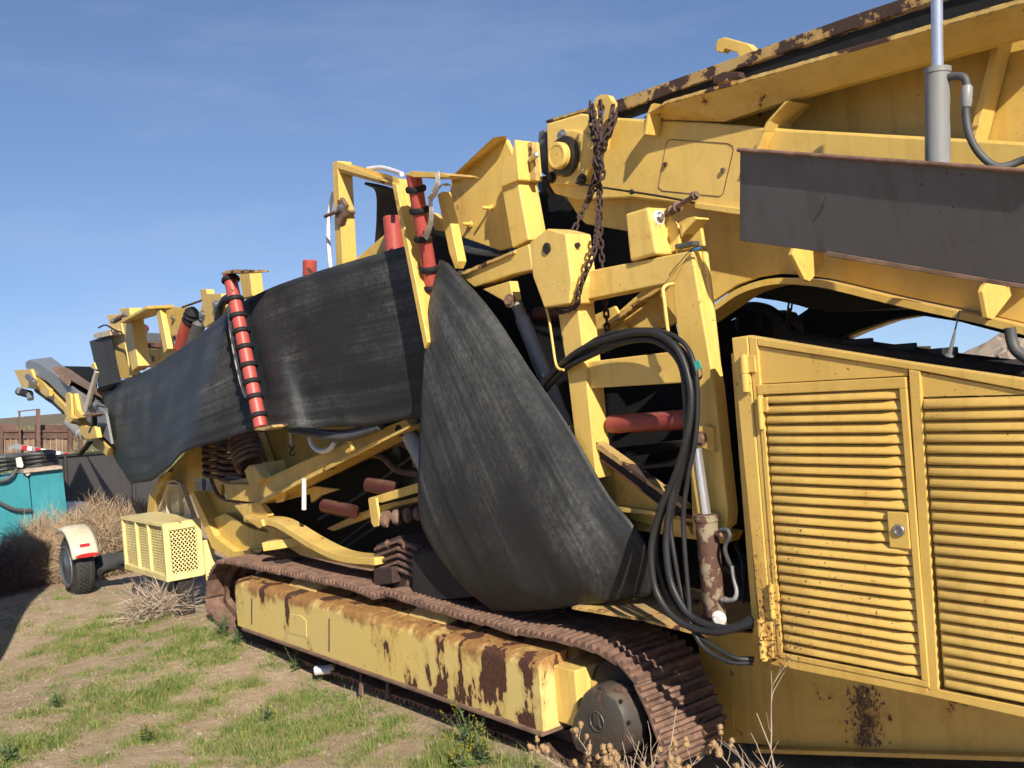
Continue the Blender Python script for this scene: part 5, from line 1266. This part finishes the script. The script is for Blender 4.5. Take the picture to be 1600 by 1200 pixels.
# patches of grass, centres measured on the ground: (u, v, radius along, radius across, density)
PATCH = [(170, 985, 1.3, .35, 1.0), (300, 1040, 1.3, .40, 1.3), (345, 1000, .35, .25, 1.6), (420, 1060, .8, .25, 1.0), (250, 1090, .7, .25, 1.2), (520, 1090, .55, .22, 1.2),
         (640, 1130, .55, .20, 1.1), (480, 1150, .45, .20, 1.0), (560, 1180, .55, .20, 1.3), (80, 1150, .55, .18, 1.2), (20, 1180, .4, .16, 1.6), (230, 1160, .5, .2, 1.0), (740, 1170, .35, .15, 1.1),
         (700, 1190, .4, .12, 1.3), (130, 1020, .6, .2, .6), (370, 1130, .45, .16, .9), (60, 1060, .4, .15, .25), (450, 1000, .6, .12, .7), (610, 1085, .5, .14, .8), (820, 1195, .25, .1, .8), (330, 1190, .5, .12, .9)]
P = []
for u, v, ra, rb, dn in PATCH:
    c = AZZ(u, v, 0); n = int(dn * 700 * ra * rb / .2)
    d = RNG.normal(0, .66, (n, 2))
    P.append(np.stack([c.x + d[:, 0] * ra, c.y + d[:, 1] * rb * 1.7 - d[:, 0] * ra * .10, np.full(n, dn)], 1))
n = 7000; P.append(np.stack([RNG.uniform(-12, -3.3, n), RNG.uniform(.2, 3.6, n), np.zeros(n)], 1))
P = np.concatenate(P, 0)
f = .8 * fbm(P[:, 0], P[:, 1], 3.1) + fbm(P[:, 0], P[:, 1], 9.3)
P = P[np.where(P[:, 2] > 0, f > RNG.normal(.2, .5, len(P)), f > RNG.normal(1.9, .5, len(P)))]
P = P[(P[:, 1] < 3.22) | (P[:, 0] < -8.6)]
# each tuft is a bunch of blades
K = RNG.integers(8, 26, len(P)); rad = RNG.uniform(.015, .06, len(P)); th = RNG.uniform(.012, .036, len(P)) * RNG.choice([1, 1, 1, 1, 2.2], len(P))
idx = np.repeat(np.arange(len(P)), K)
B = P[idx, :2] + RNG.normal(0, 1, (len(idx), 2)) * rad[idx][:, None]; TH = th[idx]
z = np.array([gz(x, y) - .024 for x, y in B])
P = B
gr = blades('grass', np.concatenate([P, z[:, None]], 1), .6, 1.35, .0021, 'grass', 1.9, TH)
tag(gr, 'patchy short green grass on the sandy ground', 'grass'); gr['kind'] = 'stuff'
n = 5000
Q = np.stack([RNG.uniform(-12, -3, n), RNG.uniform(-.2, 3.5, n)], 1); z = np.array([gz(x, y) - .018 for x, y in Q])
sw = blades('dry_straw', np.concatenate([Q, z[:, None]], 1), .003, .02, .0016, 'stick', 4.0)
tag(sw, 'scattered dry straw and litter on the ground', 'straw'); sw['kind'] = 'stuff'
# pebbles and clods
bm = bmesh.new()
for i in range(1100):
    x, y = random.uniform(-12, -3), random.uniform(.2, 3.6); s = random.uniform(.004, .016)
    m = Matrix.Translation((x, y, gz(x, y) - .018)) @ Matrix.Rotation(random.uniform(0, 6), 4, 'Z') @ Matrix.Diagonal((s * random.uniform(.8, 1.6), s, s * .6, 1))
    bmesh.ops.create_icosphere(bm, subdivisions=1, radius=1, matrix=m)
pb = finish('pebbles', bm, 'rock', center=False); tag(pb, 'small pebbles and clods on the dirt', 'pebbles'); pb['kind'] = 'stuff'
# sagebrush on the hill
n = 9000; hx = RNG.uniform(-150, -60, n); hy = hx * RNG.uniform(-.30, -.15, n) ; hz = np.array([max(0, (-60 - x)) * .006 * .22 for x in hx])
hb = blades('sagebrush', np.stack([hx, hy, hz - .05], 1), .15, .5, .16, 'brush_far', .5); tag(hb, 'grey green sagebrush covering the far hillside', 'sagebrush'); hb['kind'] = 'stuff'
n = 9000; hx = RNG.uniform(-50, -22, n); hy = hx * RNG.uniform(-.42, -.2, n)
keep = fbm(hx, hy, .9) > RNG.normal(.2, .6, n)
hb = blades('rough_grass', np.stack([hx[keep], hy[keep], np.full(keep.sum(), -.03)], 1), .08, .3, .02, 'grass', .7); tag(hb, 'taller rough grass between trough and fence', 'grass'); hb['kind'] = 'stuff'

def bush(name, c, rx, ry, rz, n, mat, label, cat='tumbleweed', seg=3, L=.16, wid=.0035, seed=1):
    rng = np.random.default_rng(seed)
    # twigs start inside and wander outward
    d = rng.normal(0, 1, (n, 3)); d /= np.linalg.norm(d, axis=1)[:, None]; d[:, 2] = np.abs(d[:, 2]) * .95 + .02
    r = rng.uniform(.25, .95, n) ** .6
    bump = 1 + .18 * np.sin(d[:, 0] * 7 + seed) * np.cos(d[:, 1] * 6) + .12 * np.sin(d[:, 2] * 9 + d[:, 0] * 5)
    p = d * (r * bump)[:, None] * np.array([rx, ry, rz]) + np.array(c)
    dirn = d + rng.normal(0, .55, (n, 3)); dirn /= np.linalg.norm(dirn, axis=1)[:, None]
    cos, fs = [], []; base = 0; w0 = wid * rng.uniform(.6, 1.4, n)
    side = np.cross(dirn, rng.normal(0, 1, (n, 3))); side /= np.linalg.norm(side, axis=1)[:, None]
    cur = p; allv = []
    for k in range(seg + 1):
        ww = (w0 * (1 - .75 * k / seg))[:, None]
        allv += [cur - side * ww, cur + side * ww]
        dirn = dirn + rng.normal(0, .35, (n, 3)); dirn /= np.linalg.norm(dirn, axis=1)[:, None]
        cur = cur + dirn * (L / seg) * rng.uniform(.6, 1.2, (n, 1))
    co = np.concatenate(allv, 0).astype(np.float32); i = np.arange(n)
    faces = []
    for k in range(seg): faces.append(np.stack([i + 2 * k * n, i + (2 * k + 1) * n, i + (2 * k + 3) * n, i + (2 * k + 2) * n], 1))
    me = bpy.data.meshes.new(name); me.from_pydata(co, [], np.concatenate(faces, 0).tolist())
    o = finish_me(name, me, mat, None); tag(o, label, cat, 'tumbleweeds piled by the dolly'); return o
def gp(u, v): return AZZ(u, v, 0)
for k, (u, v, X, rx, ry, rz, n, m, lab) in enumerate((
        (165, 900, -13.0, .62, .62, .74, 14000, 'twig', 'tall tan tumbleweed nearest the mesh guard box'),
        (95, 905, -14.0, .75, .8, .60, 12000, 'twig', 'tan tumbleweed right behind the dolly mudguard'),
        (40, 915, -13.4, .75, .62, .40, 9000, 'twig', 'brown tumbleweed at the left edge below the teal cabinet'),
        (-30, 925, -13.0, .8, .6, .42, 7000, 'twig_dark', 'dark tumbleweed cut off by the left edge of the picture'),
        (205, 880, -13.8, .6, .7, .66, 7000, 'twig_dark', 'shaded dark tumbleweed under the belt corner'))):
    q = AX(u, v, X); bush('tumbleweed', (q.x, q.y, 0.0), rx, ry, rz, n, m, lab, seed=k + 3, L=.24, wid=.0036)
q = AZZ(225, 962, 0); o = bush('tumbleweed', (q.x + .1, q.y + .1, 0), .22, .3, .24, 500, 'stick', 'small pale tumbleweed on bare dirt in front of the mesh guard', seed=31, L=.30, wid=.004)

def weed(u, v, h, n, label, flower=True, seed=0):
    rng = random.Random(seed); b = AZZ(u, v, 0); b.z = gz(b.x, b.y) - .02
    r = root('weed', b, label, 'weed', 'leafy weeds growing by the track')
    bs, bl, bf = bmesh.new(), bmesh.new(), bmesh.new()
    for i in range(n):
        a = rng.uniform(0, 6.28); tip = b + Vector((math.cos(a) * h * rng.uniform(.05, .4), math.sin(a) * h * rng.uniform(.05, .4), h * rng.uniform(.45, 1.0)))
        P = smooth_path([b, b.lerp(tip, .5) + Vector((rng.uniform(-.02, .02), rng.uniform(-.02, .02), .02)), tip], 4)
        tubeb(bs, P, lambda f: .0028 * (1 - .7 * f), 4)
        for k in range(int(14 * h / .3) + 4):
            f = rng.uniform(.05, .95) ** 1.3; p = P[int(f * (len(P) - 1))]; L = rng.uniform(.02, .075) * (1.15 - f); d = Vector((rng.uniform(-1, 1), rng.uniform(-1, 1), rng.uniform(0, .8))).normalized(); s = d.cross(Vector((0, 0, 1))).normalized() * L * .16
            m = p + d * L * .5 + Vector((0, 0, L * .12)); e = p + d * L
            bl.faces.new([bl.verts.new(x) for x in (p, m + s, e, m - s)])
        if flower:
            for k in range(5):
                p = tip + Vector((rng.uniform(-.02, .02), rng.uniform(-.02, .02), rng.uniform(-.05, .01))); q_ = .006
                bf.faces.new([bf.verts.new(p + Vector(x)) for x in ((q_, 0, 0), (0, q_, .003), (-q_, 0, 0), (0, -q_, .003))]); bf.faces.new([bf.verts.new(p + Vector(x)) for x in ((0, 0, -q_), (q_, 0, 0), (0, 0, q_), (-q_, 0, 0))])
    finish('stem', bs, 'weed_leaf', r); finish('leaves', bl, 'weed_leaf', r)['kind'] = 'stuff'
    if flower: finish('flowers', bf, 'weed_flower', r)['kind'] = 'stuff'
    else: bf.free()
weed(735, 1165, .42, 9, 'tallest weed with yellow flowers in front of the rusty side frame', True, 1)
weed(755, 1190, .22, 12, 'bushy green weed at the bottom below the side frame', True, 2)
weed(462, 1040, .30, 4, 'thin upright weed by the cover plate of the side frame', False, 3)
weed(350, 1000, .26, 14, 'green weed clump at the rear end of the track', False, 4)
weed(372, 1010, .20, 8, 'lower weed clump beside the track end', False, 5)
weed(500, 1050, .16, 6, 'small weed beside the tin can', False, 6)
weed(415, 1105, .16, 6, 'small weed in the middle of the grass patch', True, 7)
weed(720, 1200, .18, 10, 'green weed cut by the bottom edge below the side frame', True, 8)
weed(90, 1110, .22, 5, 'spindly weed on the bare dirt at left', False, 9)
weed(230, 1150, .14, 9, 'low weed in the lower left grass', True, 10)
weed(15, 1195, .16, 12, 'dense weed in the bottom left corner', False, 11)
weed(560, 1060, .12, 5, 'little weed right of the tin can', False, 12)

def drystick(u, v, h, Y, label, seed, heads=False, n=5):
    rng = random.Random(seed); b = A(u, v, Y); b.z = 0
    r = root('dry_stalk', b, label, 'dry plant', 'dry stalks at the bottom right'); bs, bh = bmesh.new(), bmesh.new()
    def grow(p, d, L, rad, lev):
        P = [p]
        for k in range(5):
            d = (d + Vector((rng.uniform(-.22, .22), rng.uniform(-.22, .22), rng.uniform(-.05, .12)))).normalized(); P.append(P[-1] + d * L / 5)
        tubeb(bs, P, lambda f: rad * (1 - .65 * f), 5)
        if lev < 2:
            for k in range(rng.randint(2, 4)):
                q = P[rng.randint(1, 4)]; a = rng.uniform(0, 6.28); grow(q, (d + Vector((math.cos(a), math.sin(a), .3)) * .9).normalized(), L * rng.uniform(.3, .55), rad * .6, lev + 1)
        if heads and lev >= 1:
            for k in range(2):
                q = P[-1 - k]
                bmesh.ops.create_icosphere(bh, subdivisions=1, radius=rng.uniform(.008, .017), matrix=Matrix.Translation(q))
                for z in range(7):
                    e = Vector((rng.gauss(0, 1), rng.gauss(0, 1), rng.gauss(0, 1))).normalized() * .024; s = e.cross(Vector((.3, .2, 1))).normalized() * .0015
                    bh.faces.new([bh.verts.new(x) for x in (q - s, q + s, q + e)])
    for i in range(n):
        a = rng.uniform(0, 6.28); grow(b + Vector((rng.uniform(-.06, .06), rng.uniform(-.06, .06), 0)), Vector((math.cos(a) * .35, math.sin(a) * .35, 1)).normalized(), h * rng.uniform(.6, 1), .0042, 0)
    finish('stem', bs, 'stick', r)
    if heads: finish('seed_heads', bh, 'seed_head', r)['kind'] = 'stuff'
    else: bh.free()
drystick(1205, 1240, .70, 2.95, 'tallest bare dry stalk in front of the yellow skirt', 5, False, 3)
drystick(1120, 1245, .55, 2.95, 'pale branching dry stalk at the foot of the track', 6, False, 6)
drystick(985, 1250, .50, 2.85, 'dry brown thistle with round seed heads by the hub cover', 7, True, 7)
drystick(1060, 1250, .46, 2.85, 'dry thistle with seed heads right of the hub cover', 8, True, 7)
drystick(930, 1245, .38, 2.9, 'low dry thistle with seed heads left of the hub cover', 9, True, 6)
drystick(1250, 1250, .50, 2.95, 'many branched dry stalk below the cabinet door', 10, False, 4)
drystick(1160, 1250, .48, 2.9, 'dry thistle between the two tall bare stalks', 13, True, 6)
drystick(1010, 1250, .62, 2.9, 'long bare stalk leaning across the hub cover', 14, False, 2)
drystick(395, 1215, .22, 1.55, 'tan dry weed with seed heads in the lower grass', 11, True, 4)
drystick(410, 1260, .2, 1.5, 'dry weed cut off by the bottom edge of the picture', 12, True, 3)
# tin can
p = AZZ(507, 1053, .0); ax = Vector((.55, .83, 0)).normalized()
cn = root('drink_can', p, 'discarded white and gold drink can lying in the grass', 'can')
lathe('can_body', p + Vector((0, 0, .03)) - ax * .07, ax, [(0, .026), (.006, .033), (.125, .033), (.135, .029)], 'can_white', cn, 20)
lathe('can_end', p + Vector((0, 0, .03)) + ax * .062, ax, [(0, .0335), (.012, .0335), (.018, .029), (.018, .024), (.012, .022)], 'can_gold', cn, 20)
bm = bmesh.new(); bar(bm, p + Vector((0, 0, .0633)) - ax * .03, p + Vector((0, 0, .0633)) + ax * .03, .014, .003); finish('can_print', bm, 'label_blue', cn)
for k, (u, v, u2, v2) in enumerate(((545, 1055, 560, 1085), (586, 1060, 602, 1090))):
    bm = bmesh.new(); b = AZZ(u2, v2, 0); t_ = b + Vector((-.12, .1, .16)); prism(bm, [b, b + Vector((.05, 0, 0)), t_], Vector((0, .01, 0)))
    tag(finish('steel_shard', bm, 'rust_light'), ('rusty pointed steel shard under the side frame, left one', 'rusty pointed steel shard under the side frame, right one')[k], 'shard')
# ---- unseen box trailer, added left of the camera to cast the shadow at the left edge
bt = root('shadow_trailer', (-8.9, -2.5, 0), 'unseen tall grey box trailer added outside the left edge to cast the shadow on the ground', 'trailer')
def tbox(name, lo, hi, mat, bev=.01):
    bm = bmesh.new(); boxb(bm, lo, hi); return finish(name, bm, mat, bt, bev)
tbox('trailer_body', (-10.1, -7.0, 1.05), (-7.62, 1.06, 4.05), 'grey_paint')
for x in (-10.12, -7.66):
    for y in (-7.02, 1.02): tbox('corner_post', (x, y, 1.0), (x + .06, y + .06, 4.08), 'zinc')
tbox('chassis_rail', (-9.4, -6.8, .85), (-9.25, .9, 1.05), 'dark_steel'); tbox('chassis_rail', (-8.5, -6.8, .85), (-8.35, .9, 1.05), 'dark_steel')
for y in (-.6, -1.8):
    for x in (-10.0, -8.1): lathe('wheel', (x, y, .5), (1, 0, 0), [(0, .3), (.03, .46), (.06, .5), (.24, .5), (.28, .46), (.3, .3)], 'tyre', bt, 24)
tbox('rear_bumper', (-10.0, .95, .5), (-7.7, 1.04, .62), 'dark_steel')
for x in (-9.7, -8.1): tbox('bumper_leg', (x, .96, .62), (x + .08, 1.03, .9), 'dark_steel')
